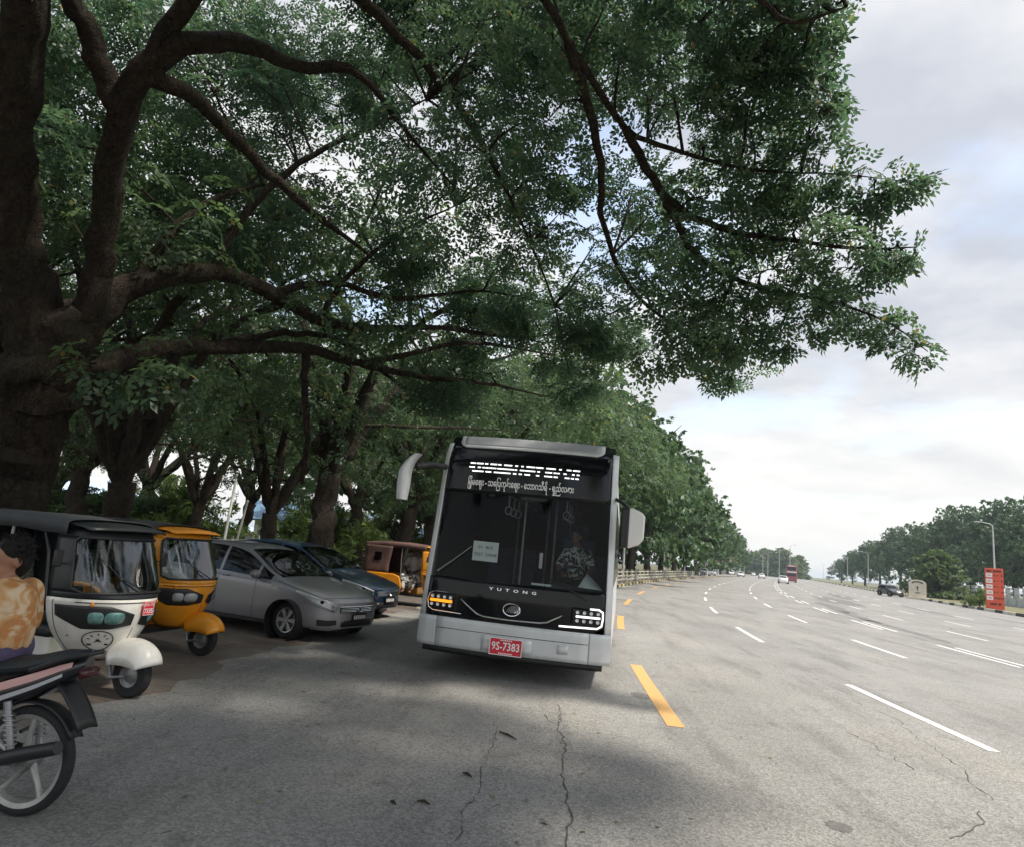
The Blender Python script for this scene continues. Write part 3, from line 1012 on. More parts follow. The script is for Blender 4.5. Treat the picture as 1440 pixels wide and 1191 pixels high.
# the same crown goes on above and behind the viewer: it throws the shade on the road
nover = 0
while nover < 190:
    p = np.array([rng.uniform(-12, 5.2), rng.uniform(-9, 9), rng.uniform(7.2, 11.0)]) if nover < 110 else np.array([rng.uniform(-3, 5.1), rng.uniform(-2, 7.5), rng.uniform(7.2, 10.0)])
    px, py, dz = proj(p)
    if dz > 0 and -350 < px < 1790 and py > -330: continue
    r = rng.uniform(.7, 1.2)
    j = np.linalg.norm(SKA - p, axis=1).argmin()
    clump(Vs, Ts, p, r, 40, SKA[j], .45, sprig=SPRIG_S, ll=.115, lw=.065, sc=(1.1, 1.6))
    nover += 1
Vs = [v - T1O for v in Vs]
crown_obj('crown', Vs, Ts, L_NEAR, t1)
tw = twq.build('twigs', M_BARK, t1, smooth=None, fix=False)
tw['kind'] = 'stuff'


# ---- generic spreading trees: trunk, limbs, layered crown; copies share meshes
def make_tree(name, m, H=11.0, R=8.0, zf=3.0, rt=.42, ncl=70, npc=26, ll=.17, lw=.10, seed=1, sprig=None, rmin=1.1, rmax=2.0, dome=.45, lean=(0, 0), bark=None, low=0.35, sc=(0.9, 1.4)):
    global rng
    keep = rng
    rng = np.random.default_rng(seed)
    root = empty(name)
    Vs, Ts = [], []
    q = MB()
    fk = np.array([lean[0], lean[1], zf])
    S0 = limb(q, [(0, 0, -.2, rt * 1.3), (lean[0] * .1, lean[1] * .1, .5, rt * 1.06), (lean[0] * .5, lean[1] * .5, zf * .55, rt), (*fk, rt * .9)], 12, 5)
    nl = 7
    tips = []
    for i in range(nl):
        a = 2 * pi * (i + rng.uniform(-.3, .3)) / nl
        rr = R * rng.uniform(.5, .75)
        h = H * rng.uniform(.66, .82)
        end = fk + np.array([cos(a) * rr, sin(a) * rr, h - zf])
        mid = fk + np.array([cos(a) * rr * .38, sin(a) * rr * .38, (h - zf) * .62]) + rng.normal(scale=.25, size=3)
        S = limb(q, [(*fk, rt * .62), (*(fk * .7 + mid * .3), rt * .5), (*mid, rt * .36), (*(mid * .5 + end * .5 + np.array([0, 0, .3])), rt * .22), (*end, rt * .09)], 8, 4)
        tips.append(S[3:, :3])
    for S in list(tips):
        for _ in range(3):
            a0 = S[rng.integers(2, len(S) - 2)]
            b0 = a0 + np.array([*(rng.normal(size=2) * R * .25), rng.uniform(.4, 1.6)])
            S2 = limb(q, [(*a0, rt * .2), (*(a0 * .5 + b0 * .5 + rng.normal(scale=.2, size=3)), rt * .13), (*b0, rt * .05)], 6, 3)
            tips.append(S2[:, :3])
    SKl = np.concatenate(tips)
    for i in range(ncl):
        a = rng.uniform(0, 2 * pi); rr = R * rng.random() ** .55
        top = H * (1 - dome * (rr / R) ** 2.2)
        z = top - rng.random() ** 1.6 * (H - zf) * low
        p = np.array([cos(a) * rr + lean[0], sin(a) * rr + lean[1], z - .4])
        j = np.linalg.norm(SKl - p, axis=1).argmin()
        clump(Vs, Ts, p, rng.uniform(rmin, rmax), npc, SKl[j], .42, sprig=sprig or SPRIG_S, ll=ll, lw=lw, sc=sc)
        if i % 2 == 0 and np.linalg.norm(SKl[j] - p) < 2.4:
            twig_to(q, SKl[j], p, .03, .006)
    q.build('trunk', bark or M_BARK2, root, smooth=60, fix=False)
    crown_obj('crown', Vs, Ts, m, root)
    rng = keep
    return root

L_RND = leaf_mat('round tree leaves', (0.065, 0.115, 0.034), (0.13, 0.19, 0.065), .38)
TREE_A = make_tree('park_tree', L_MID, 10.5, 7.0, 2.6, .28, 46, 42, .098, .057, 11, low=.28)
TREE_B = make_tree('park_tree', L_MID, 11.5, 7.5, 3.2, .32, 46, 42, .098, .057, 23, lean=(.5, -.2), low=.28)
TREE_C = make_tree('roadside_tree', L_FAR, 13.0, 8.2, 4.0, .38, 105, 20, .25, .16, 31, rmin=1.3, rmax=2.3, dome=.5, low=.38)
TREE_D = make_tree('roadside_tree', L_FAR, 12.5, 8.0, 3.8, .36, 105, 20, .25, .16, 47, rmin=1.3, rmax=2.3, dome=.54, low=.4)
TREE_E = make_tree('round_tree', L_RND, 7.5, 4.0, 1.2, .25, 95, 18, .26, .16, 59, rmin=.9, rmax=1.4, dome=.75, low=.95)
TREE_S = make_tree('young_tree', L_LIGHT, 4.2, 2.2, 1.0, .10, 40, 16, .16, .09, 61, rmin=.5, rmax=.9, dome=.7, low=.9)
TREE_H = make_tree('leafy_shrub', L_MID, 4.2, 2.6, .7, .10, 60, 18, .15, .09, 67, rmin=.5, rmax=.9, dome=.6, low=1.0)
used = set()


def put_tree(proto, x, y, rz, sc, label, cat='tree', group=None, z=0.0, sz=None):
    if proto.name in used:
        o = copy_tree(proto)
    else:
        o = proto; used.add(proto.name)
    o.location = (x, y, z - .03); o.rotation_euler = (0, 0, rz); o.scale = (sc, sc, sz or sc)
    tag(o, label, cat, group)
    return o


def at_px(px, dist):
    d = ray(px, 780); d = d / np.hypot(d[0], d[1])
    return d[0] * dist, d[1] * dist


PG = 'shade trees of the park'
for k, (px, dist, pr, rz, sc, lab) in enumerate([
        (446, 18.5, TREE_B, 2.2, 1.05, 'thick trunked shade tree behind the silver and blue cars'),
        (372, 23, TREE_A, 0.6, .85, 'slender trunked shade tree beside the blue roofed house'),
        (152, 15.5, TREE_A, 4.1, .92, 'dark shade tree between the rain tree and the orange tuk-tuk'),
        (555, 27, TREE_B, 1.0, .95, 'shade tree with clustered stems behind the brown roofed tuk-tuk'),
        (600, 33, TREE_A, 5.2, 1.0, 'park tree standing behind the brown roofed tuk-tuk'),
        (505, 37, TREE_B, 3.3, 1.0, 'park tree standing between the white house and the brown tuk-tuk'),
        (268, 31, TREE_A, 2.7, .9, 'park tree behind the white leaning poles'),
        (330, 44, TREE_B, 0.3, 1.0, 'distant park tree over the pale houses'),
        (20, 22, TREE_B, 5.6, 1.0, 'park tree standing behind the rain tree trunk'),
        (-120, 17, TREE_A, 1.4, 1.0, 'park tree beyond the broken limb stub of the rain tree'),
        (690, 31, TREE_B, 4.6, 1.0, 'shade tree rising behind the bus roof'),
        (765, 31, TREE_A, 3.9, .9, 'shade tree leaning to the road behind the bus'),
        (98, 27, TREE_B, 2.9, .95, 'park tree closing the gap between the rain tree and its dark neighbour'),
        (58, 36, TREE_A, 1.9, 1.0, 'distant park tree seen past the rain tree trunk'),
        (180, 40, TREE_B, .2, 1.0, 'distant park tree over the low pale blue roof'),
        (640, 47, TREE_A, .9, 1.1, 'distant park tree deep behind the bus')]):
    x, y = at_px(px, dist)
    put_tree(pr, x, y, rz, sc, lab, 'tree', PG)
ORD = ['first', 'second', 'third', 'fourth', 'fifth', 'sixth', 'seventh', 'eighth', 'ninth', 'tenth', 'eleventh', 'twelfth', 'thirteenth', 'fourteenth', 'fifteenth']
RG = 'roadside trees behind the cream railing'
for k, (s, o, sc) in enumerate([(44, -6.6, 1.0), (55, -6.0, 1.06), (66, -5.8, 1.1), (78, -6.0, 1.12), (91, -6.2, 1.12), (105, -6.4, 1.12), (121, -6.6, 1.1), (139, -7, 1.1), (160, -7.2, 1.1), (184, -8, 1.1), (212, -8, 1.1), (245, -8.5, 1.1), (285, -9, 1.1),
                                (50, -15.5, .95), (61, -16, .95), (73, -15.5, .98), (86, -16, 1.0), (100, -15.5, 1.0), (116, -16, 1.0), (134, -16, 1.0), (52, -23, 1.0), (68, -23, 1.05), (88, -21, 1.0), (110, -22, 1.05)]):
    x, y, _ = rp(s, o)
    put_tree((TREE_C, TREE_D)[k % 2], x, y, k * 2.4, sc, (f'broad green tree, {ORD[k]} from the bus in the row behind the railing' if o > -12 else f'broad green tree farther back, {ORD[k - 13]} from the bus behind the railing row'), 'tree', RG if o > -12 else 'trees farther back behind the railing', sz=sc * (1.18 if o > -12 else .95))
OG = 'trees beyond the far side of the road'
for k, (s, o, sc) in enumerate([(66, 60, 1.12), (80, 55, 1.1), (93, 52, 1.08), (106, 51, 1.05), (120, 50, 1.05), (135, 51, 1.15), (151, 50, 1.15), (168, 47, 1.12), (186, 46, 1.12), (206, 45, 1.1), (230, 43, 1.05), (258, 41, 1.0), (292, 40, .95), (330, 39, .75), (375, 38, .75),
                                (75, 72, 1.15), (98, 68, 1.15), (122, 66, 1.1), (146, 65, 1.1), (60, 78, 1.15), (175, 60, 1.0), (205, 58, .95), (85, 88, 1.2), (110, 84, 1.2)]):
    x, y, _ = rp(s, o)
    put_tree((TREE_D, TREE_C)[k % 2], x, y, k * 1.7 + .4, sc, (f'spreading dark green tree, {ORD[k]} past the price board along the concrete fence' if k < 7 else f'spreading green tree in the distant row, {ORD[k - 7]} beyond the concrete fence' if k < 15 else 'tall dark tree standing behind the front row along the concrete fence'), 'tree', OG if k < 7 else 'distant trees across the road' if k < 15 else 'back row beyond the concrete fence', sz=sc * ((.88 if s < 100 else 1.08 if s < 125 else 1.3) + .08 * sin(k * 2.1)))
x, y = at_px(1316, 122)
put_tree(TREE_E, x, y, .5, 1.02, 'rounded light green tree standing between stone marker and orange sign', 'tree')
for k, (px, dist, sc) in enumerate([(262, 40, 1.1), (238, 36, .9), (455, 34, .9), (560, 50, 1.2), (415, 46, 1.0), (210, 52, 1.3), (500, 42, .9)]):
    x, y = at_px(px, dist)
    put_tree(TREE_S, x, y, k * 1.9, sc, ['sunlit young tree behind the orange tuk-tuk roof', 'small sunlit tree beside the leaning white pole', 'yellow green young tree before the blue roofed house', 'sunlit young tree deep behind the brown tuk-tuk', 'sunlit young tree at the corner of the blue roofed house', 'tall sunlit young tree beside the pale blue roof', 'bright young tree beside the white house'][k], 'tree', 'young sunlit trees of the park')
for k, (px, dist, sc) in enumerate([(1062, 430, 2.6), (1072, 450, 3.2), (1082, 440, 3.0), (1092, 470, 2.4), (1105, 420, 3.2), (1050, 470, 2.2), (1120, 430, 2.6), (1040, 440, 2.0)]):
    x, y = at_px(px, dist)
    put_tree(TREE_E, x, y, k * 1.3, sc * .72, 'hazy round tree at the far end of the road', 'tree', 'hazy trees at the far end of the road')
x, y = at_px(1375, 84.0)
put_tree(TREE_S, x, y, 1.0, .55, 'low round shrub on the verge beside the orange sign', 'shrub')

for k, px in enumerate((35, 78, 122, 168, 205)):
    x, y = at_px(px, 36 + 2 * (k % 2))
    put_tree(TREE_H, x, y, k * 1.1, .72, f'dark leafy shrub, {ORD[k]} from the rain tree before the pale blue roofed houses', 'shrub', 'dark shrubs before the pale houses')

# leafy ground under the park trees
nb = 16000
P = np.stack([rng.uniform(-45, -9.5, nb), rng.uniform(6, 60, nb), np.full(nb, -.03)], 1)
hgt = rng.uniform(.06, .22, nb)
a = rng.uniform(0, 2 * pi, nb)
d = np.stack([np.cos(a) * .035, np.sin(a) * .035, np.zeros(nb)], 1)
tp = P + np.stack([rng.normal(scale=.05, size=nb), rng.normal(scale=.05, size=nb), hgt], 1)
V = np.stack([P - d, P + d, tp + d * .3, tp - d * .3], 1).reshape(-1, 3)
gr = link('grass', quadmesh('grass', V, np.arange(nb * 4).reshape(-1, 4), rng.random(nb)), leaf_mat('lawn blades', (0.05, 0.08, 0.02), (0.12, 0.15, 0.05), .3))
tag(gr, 'rough grass growing under the park trees', kind='stuff')

# ------------------------------------------------------------------ street lamps
M_POLE = mat('galvanised pole', (0.52, 0.53, 0.52), 0.5, metal=.3, var=.12, vscale=2)
M_LAMPH = mat('lamp head', (0.45, 0.46, 0.46), 0.4)
M_LENS = mat('lamp lens', (0.75, 0.75, 0.7), 0.2)


def make_lamp(H=8.6):
    r = empty('street_lamp')
    q = MB(); q.lathe([(.16, 0), (.16, .5), (.11, .55), (.06, H), (.0, H)], 12); q.build('pole', M_POLE, r)
    q = MB(); q.box((0, 0, .02), (.42, .42, .04)); q.build('base_plate', M_POLE, r)
    q = MB(); q.tube([(0, 0, H - .05), (.3, 0, H + .12), (1.1, 0, H + .25)], [.04, .035, .03], 8); q.build('arm', M_POLE, r)
    q = MB(); q.box((1.35, 0, H + .26), (.6, .22, .09)); hd = q.build('lamp_head', M_LAMPH, r, bevel=.03)
    q = MB(); q.box((1.37, 0, H + .205), (.42, .16, .02)); q.build('lens', M_LENS, hd)
    return r


def s_for_px(px, o, lo=5, hi=900):
    S = np.arange(lo, hi, .5)
    P = np.array([rp(s, o) for s in S])
    x, _, _ = proj(P)
    return float(S[np.abs(x - px).argmin()])


lamp0 = make_lamp()
first = True
for side, pxs, off, lab, grp in (('L', [875, 933, 962, 983, 994, 1003, 1010], -3.4, 'grey street lamp behind the cream railing', 'lamps behind the cream railing'),
                                 ('R', [1401, 1221, 1192, 1158], 30.5, 'tall grey street lamp on the far verge', 'lamps on the far verge')):
    for i, px in enumerate(pxs):
        s = s_for_px(px, off, 30)
        o = lamp0 if first else copy_tree(lamp0)
        first = False
        o.location = rp(s, off, .08); o.rotation_euler.z = -rhead(s) + (0 if side == 'L' else pi)
        if px == 1401: tag(o, 'tall grey street lamp rising behind the orange price board', 'street lamp', grp)
        elif px == 875: tag(o, 'grey street lamp close behind the parked bus', 'street lamp', grp)
        else: tag(o, f'{lab}, {ORD[i]} from the ' + ('bus' if side == 'L' else 'price board'), 'street lamp', grp)
for px, dist in ((1073, 330), (1080, 300), (1096, 260), (1111, 210), (1047, 250)):
    x, y = at_px(px, dist)
    o = copy_tree(lamp0); o.location = (x, y, 0); o.scale = (1, 1, 1.15); tag(o, 'distant thin street lamp near the far vehicles', 'street lamp', 'distant lamps')

# ------------------------------------------------------------------ boundary fence, marker stone, price board
M_CONC = mat('fence concrete', (0.50, 0.51, 0.50), 0.9, var=.22, vscale=1.2, bump=.3, bscale=20)
bf = empty('boundary_fence', rp(60, 38), 0, 'grey concrete boundary fence of square posts and low panels under the trees', 'fence')
bo = Vector(bf.location)
S = list(np.arange(58, 150, 3.4))
q = MB(); q.box((0, 0, 1.15), (.42, .42, 2.3)); q.box((0, 0, 2.35), (.54, .54, .1)); pm_ = q.mesh('post'); pm_.materials.append(M_CONC)
for s in S:
    o = link('post', pm_, None, bf); o.location = Vector(rp(s, 38, .15)) - bo; o.rotation_euler.z = -rhead(s)
for s0, s1 in zip(S[:-1], S[1:]):
    q = MB(); a_, b_ = Vector(rp(s0 + .23, 38, .1)) - bo, Vector(rp(s1 - .23, 38, .1)) - bo
    dd = (b_ - a_); rot = Matrix.Rotation(math.atan2(dd.y, dd.x), 3, 'Z')
    q.box((a_ + b_) / 2 + Vector((0, 0, .6)), (dd.length, .14, 1.1), rot)
    q.build('wall_panel', M_CONC, bf, smooth=None)
    q = MB(); q.box((a_ + b_) / 2 + Vector((0, 0, 1.75)), (dd.length, .08, .14), rot); q.build('rail', M_CONC, bf, smooth=None)

M_STONE = mat('marker stone', (0.60, 0.55, 0.44), 0.85, var=.12, vscale=1.5, bump=.25, bscale=30)
M_DARK = mat('dark lettering', (0.02, 0.02, 0.02), .7)
x, y = at_px(1289, 106)
az = math.atan2(x, y)
mk = empty('stone_marker', (x, y, .1), -az, 'pale arched stone marker with dark lettering on stepped plinth on the verge', 'marker')
mk.scale = (.77, .77, .77)
ol = [(-1.3, .35), (1.3, .35), (1.3, 2.55)] + [(1.3 * cos(t), 2.55 + .62 * sin(t)) for t in np.linspace(.12, pi - .12, 14)] + [(-1.3, 2.55)]
q = MB(); q.prism(ol, .55, lambda a, b, c: (a, c - .27, b)); q.build('slab', M_STONE, mk, bevel=.03)
q = MB(); q.box((0, 0, .09), (3.4, 1.5, .36)); q.build('plinth', M_STONE, mk, bevel=.02)
for i in range(9):
    t = pi * (.22 + .56 * i / 8)
    q = MB(); q.box((-.95 * cos(t), -.285, 2.25 + .6 * sin(t)), (.17, .03, .2), Matrix.Rotation(-(pi / 2 - t) * 1.0, 3, 'Y')); q.build('letter', M_DARK, mk)
q = MB(); q.prism([(-.05, 1.35), (.05, 1.35), (.07, 1.75), (.2, 1.95), (.07, 2.0), (0, 2.2), (-.07, 2.0), (-.2, 1.95), (-.07, 1.75)], .03, lambda a, b, c: (a, -.30 + c, b)); q.build('emblem', M_DARK, mk)
q = MB(); q.box((0, -.285, 1.0), (.7, .03, .12)); q.build('lettering', M_DARK, mk)

M_RED = mat('price board red', (0.72, 0.10, 0.045), 0.45, var=.05, vscale=2)
M_PANEL = mat('price panel white', (0.8, 0.78, 0.75), .5)
bx0 = gnd(1387, 858); bx1 = gnd(1409, 860)
x, y = at_px(1396.5, 80.5)
pbd = empty('price_board', (x, y, .0), -math.atan2(x, y), 'tall orange red price board with white squares standing by the kerb', 'sign')
pbd.scale = (.80, .80, .88)
BH, BW = 4.55, 1.8
BDEP = .12
q = MB(); q.box((0, 0, BH / 2), (BW, .22, BH)); q.build('board', M_RED, pbd, bevel=.02)
for zz in (3.92, 3.32, 2.72, 2.12, 1.52):
    q = MB(); q.box((-.48, -.125, zz - .12), (.62, .03, .44)); sq = q.build('white_square', M_PANEL, pbd)
    q = MB(); q.box((-.48, -.143, zz - .12), (.36, .012, .07)); q.build('lettering', M_RED, sq)
    for xx in (.02, .3, .72) if zz > 1.6 else (.0, .2, .4, .6, .78):
        q = MB(); q.box((xx, -.118, zz - .12), (.10, .02, .2 if xx != .3 else .1)); q.build('letter', M_DARK, pbd)
for xx, zz in [(x_, 4.25) for x_ in (-.66, -.5, -.34, -.02, .14, .3, .46, .62)] + [(x_, .78) for x_ in (-.42, -.26, -.1, .06, .36, .52)]:
    q = MB(); q.box((xx, -.118, zz), (.13, .02, .2)); q.build('letter', M_DARK, pbd)
q = MB(); q.box((0, 0, .08), (1.5, .5, .16)); q.build('footing', M_KW, pbd)

# ------------------------------------------------------------------ pale houses behind the park
M_WALLW = mat('white render', (0.66, 0.66, 0.62), 0.85, var=.1, vscale=.8)
M_WALLT = mat('pale teal render', (0.45, 0.58, 0.55), 0.85, var=.1, vscale=.8)
M_ROOFB = mat('pale blue sheet roof', (0.42, 0.55, 0.68), 0.45, var=.06, vscale=1)
M_ROOFD = mat('blue roof', (0.09, 0.17, 0.25), 0.5, var=.06, vscale=1)
M_ROOFP = mat('pink roof', (0.55, 0.25, 0.20), 0.6, var=.1, vscale=1)
M_WIN = mat('dark window', (0.03, 0.035, 0.04), .15)


def house(px, dist, w, d_, he, hr, mw, mr, label, ncol=0, nwin=4, rz=0.0):
    x, y = at_px(px, dist)
    r = empty('house', (x, y, -.03), -math.atan2(x, y) + rz, label, 'house')
    q = MB(); q.box((0, d_ / 2, he / 2), (w, d_, he)); q.build('wall', mw, r, smooth=None)
    q = MB(); q.add([(-w / 2 - .5, -.7, he - .1), (w / 2 + .5, -.7, he - .1), (w / 2 + .5, d_ / 2, hr), (-w / 2 - .5, d_ / 2, hr), (w / 2 + .5, d_ + .6, he - .1), (-w / 2 - .5, d_ + .6, he - .1)], [(0, 1, 2, 3), (3, 2, 4, 5), (1, 4, 2), (0, 3, 5)])
    q.build('roof', mr, r, smooth=None, solid=.08)
    for i in range(nwin):
        xx = -w / 2 + w * (i + .5) / nwin
        q = MB(); q.box((xx, -.02, he * .58), (.9, .06, .95)); wn = q.build('window', M_WIN, r, smooth=None)
        q = MB(); q.box((xx, -.07, he * .58 - .53), (1.1, .12, .08)); q.build('sill', mw, wn, smooth=None)
    for i in range(ncol):
        xx = -w / 2 + w * (i + .5) / ncol
        q = MB(); q.box((xx, -.55, he / 2 - .05), (.28, .28, he - .12)); q.build('column', mw, r, smooth=None)
    return r


house(84, 62, 7, 6, 2.9, 4.7, M_WALLW, M_ROOFB, 'long house with pale blue sheet roof seen between the rain tree stems', 0, 3)
house(190, 60, 6.5, 5, 2.2, 3.6, M_WALLW, M_ROOFB, 'low house with pale blue roof behind the orange tuk-tuk', 0, 3)
house(412, 58, 6.5, 6, 2.6, 4.1, M_WALLW, M_ROOFD, 'white columned house with deep blue roof behind the silver car', 5, 3)
house(492, 62, 5, 5, 2.9, 4.0, M_WALLT, M_ROOFB, 'pale teal house with white windows behind the blue car', 0, 3)
house(330, 66, 14, 3, 1.5, 1.8, M_WALLW, M_ROOFB, 'low white outbuilding behind the leaning poles', 7, 4)
house(640, 70, 14, 4, 2.2, 3.2, M_WALLW, M_ROOFB, 'long white house behind the brown roofed tuk-tuk', 4, 6)
house(1016, 285, 14, 8, 4.5, 7.0, M_WALLW, M_ROOFP, 'distant building with pinkish roof at the road bend', 0, 5)

M_WPOLE = mat('white pole', (0.72, 0.72, 0.68), .6)
for k, (px, dist, hh, ln) in enumerate([(311, 30, 3.9, .03), (326, 34, 2.9, .12)]):
    x, y = at_px(px, dist)
    pl = empty('white_pole', (x, y, 0), 0, ['tall slim white pole standing in the park', 'shorter leaning white pole beside the tall one'][k], 'pole', 'white poles in the park')
    q = MB(); q.tube([(0, 0, -.05), (ln * hh * .5, 0, hh / 2), (ln * hh, 0, hh)], [.06, .055, .05], 10); q.build('shaft', M_WPOLE, pl)
    q = MB(); q.ell((ln * hh, 0, hh), (.07, .07, .05)); q.build('cap', M_WPOLE, pl)
    q = MB(); q.box((0, 0, .04), (.3, .3, .12)); q.build('footing', M_CONC, pl)

pf = empty('park_fence', (*at_px(360, 36), 0), 0, 'thin wire fence on slim posts along the park lawn', 'fence')
fo = Vector(pf.location)
fp = [at_px(px, 36 + .004 * (px - 260)) for px in range(255, 560, 34)]
for x, y in fp:
    q = MB(); q.box(Vector((x, y, .6)) - fo, (.09, .09, 1.25)); q.build('post', M_WPOLE, pf, smooth=None)
for (x0, y0), (x1, y1) in zip(fp[:-1], fp[1:]):
    for z in (.35, .75, 1.1):
        q = MB(); q.tube([Vector((x0, y0, z)) - fo, Vector((x1, y1, z)) - fo], .012, 5); q.build('wire', M_POLE, pf, smooth=None)

# ------------------------------------------------------------------ shared vehicle materials
M_BLK = mat('black plastic', (0.016, 0.016, 0.017), 0.45, var=.15, vscale=8)
M_RUB = mat('tyre rubber', (0.018, 0.018, 0.018), 0.85, var=.3, vscale=20, bump=.2, bscale=80)
M_CHR = mat('chrome', (0.75, 0.76, 0.78), 0.12, metal=1.0)
M_ALU = mat('alloy', (0.55, 0.56, 0.57), 0.32, metal=.85)
M_STEEL = mat('dull steel', (0.28, 0.28, 0.28), 0.45, metal=.7, var=.25, vscale=12)
M_GLOSS = mat('gloss black panel', (0.006, 0.007, 0.008), 0.10, spec=.3)
M_PLATE = mat('red number plate', (0.62, 0.02, 0.04), 0.45)
M_PLW = mat('plate lettering', (0.86, 0.85, 0.83), 0.5)
M_GLS = glass('clear windscreen', (0.50, 0.56, 0.55), 2.6, rough=.05)
M_GLD = glass('dark car glass', (0.10, 0.115, 0.115), .85)
M_REFL = mat('lamp reflector', (0.86, 0.87, 0.88), 0.16, metal=.1, var=.2, vscale=30)
M_LNS = glass('lamp cover', (0.88, 0.9, 0.9), 1.0)
M_AMB = mat('amber lens', (0.75, 0.25, 0.02), .2, emit=(1, .33, .02), estr=.45)
M_LEDW = mat('led white', (0.9, 0.9, 0.9), .3, emit=(1, .97, .98), estr=.5)
M_PAPER = mat('paper', (0.78, 0.79, 0.76), .8)
M_INT = mat('cabin trim', (0.045, 0.05, 0.055), .7, var=.2, vscale=3)
M_SEAT = mat('seat fabric', (0.05, 0.07, 0.11), .85, var=.3, vscale=12)


def wheel(parent, c, r, w, name='wheel', hub=.62, spokes=6, mrim=None, style='alloy'):
    """axis along x"""
    wh = empty(name); wh.parent = parent; wh.location = c
    Rm = Matrix.Rotation(pi / 2, 4, 'Y')
    q = MB()
    rr = r * hub
    q.lathe([(rr, -w * .42), (rr * 1.05, -w / 2), (r * .9, -w / 2), (r * .97, -w * .38), (r, -w * .2), (r, w * .2), (r * .97, w * .38), (r * .9, w / 2), (rr * 1.05, w / 2), (rr, w * .42), (rr * .98, 0), (rr, -w * .42)], 36, Rm)
    q.build('tyre', M_RUB, wh, smooth=40)
    q = MB()
    q.lathe([(rr * 1.01, -w * .44), (rr * .93, -w * .40), (rr * .9, 0), (rr * .93, w * .40), (rr * 1.01, w * .44)], 36, Rm)
    for sg in (-1, 1):
        x = sg * w * .36
        if style == 'alloy':
            for k in range(spokes):
                a = 2 * pi * k / spokes
                d_ = Vector((0, cos(a), sin(a)))
                t = Vector((0, -sin(a), cos(a)))
                p0, p1 = d_ * rr * .16, d_ * rr * .95
                q.add([Vector((x, 0, 0)) + p0 - t * rr * .10, Vector((x, 0, 0)) + p0 + t * rr * .10, Vector((x + sg * .004, 0, 0)) + p1 + t * rr * .2, Vector((x + sg * .004, 0, 0)) + p1 - t * rr * .2,
                       Vector((x - sg * .03, 0, 0)) + p0 - t * rr * .10, Vector((x - sg * .03, 0, 0)) + p0 + t * rr * .10, Vector((x - sg * .026, 0, 0)) + p1 + t * rr * .2, Vector((x - sg * .026, 0, 0)) + p1 - t * rr * .2],
                      [(0, 1, 2, 3), (4, 7, 6, 5), (0, 3, 7, 4), (1, 5, 6, 2), (0, 4, 5, 1), (3, 2, 6, 7)])
            q.lathe([(0, x + sg * .012), (rr * .16, x + sg * .012), (rr * .2, x), (rr * .2, x - sg * .04)], 18, Rm)
        else:
            q.lathe([(rr * .95, x * .9), (rr * .7, x * .55), (rr * .45, x * .8), (rr * .2, x), (0, x)], 28, Rm)
    q.build('rim', mrim or M_ALU, wh, smooth=35)
    q = MB(); q.lathe([(0, -w * .1), (rr * .8, -w * .1), (rr * .8, w * .1), (0, w * .1)], 24, Rm); q.build('brake_disc', M_STEEL, wh)
    return wh


# ------------------------------------------------------------------ people: one remeshed body with clothing as children
def capsule(q, a, b, ra, rb, n=12):
    a, b = Vector(a), Vector(b)
    q.tube([a, a.lerp(b, .5), b], [ra, (ra + rb) / 2, rb], n)
    q.ell(a, (ra, ra, ra), n, 8); q.ell(b, (rb, rb, rb), n, 8)


def chain(q, pts, n=12):
    for (a, ra), (b, rb) in zip(pts[:-1], pts[1:]):
        capsule(q, a, b, ra, rb, n)


def remeshed(q, name, m, parent, vox=.012, smooth_it=4):
    o = q.build(name, m, parent, smooth=None, fix=False)
    md = o.modifiers.new('remesh', 'REMESH'); md.mode = 'VOXEL'; md.voxel_size = vox; md.use_smooth_shade = True
    md = o.modifiers.new('soft', 'SMOOTH'); md.factor = .5; md.iterations = smooth_it
    return o


def hand(q, wrist, fwd, palm_up, side, s=1.0, curl=.6):
    """palm, five unequal bent fingers; fwd = along the hand, palm_up = back of hand, side = thumb side"""
    w, f, u = Vector(wrist), Vector(fwd).normalized(), Vector(palm_up).normalized()
    t = Vector(side).normalized()
    pc = w + f * .05 * s
    q.ell(pc, (.042 * s, .05 * s, .018 * s), 10, 8, Matrix((t, f, u)).transposed())
    for i, (off, L_) in enumerate(((-.032, .055), (-.011, .072), (.011, .078), (.031, .068))):
        p = w + f * .09 * s + t * off * s
        ang = 0.25
        r = .0095 * s
        for k in range(3):
            d_ = f * cos(ang) - u * sin(ang)
            p2 = p + d_ * L_ * (.45, .32, .25)[k] * s
            capsule(q, p, p2, r, r * .9, 8); p = p2; r *= .9; ang += curl
    p = w + f * .025 * s + t * .032 * s
    d_ = (f * .6 + t * .7 - u * .25).normalized()
    p2 = p + d_ * .04 * s; capsule(q, p, p2, .012 * s, .0105 * s, 8)
    d_ = (f * .9 + t * .25 - u * .4).normalized(); capsule(q, p2, p2 + d_ * .035 * s, .0105 * s, .009 * s, 8)


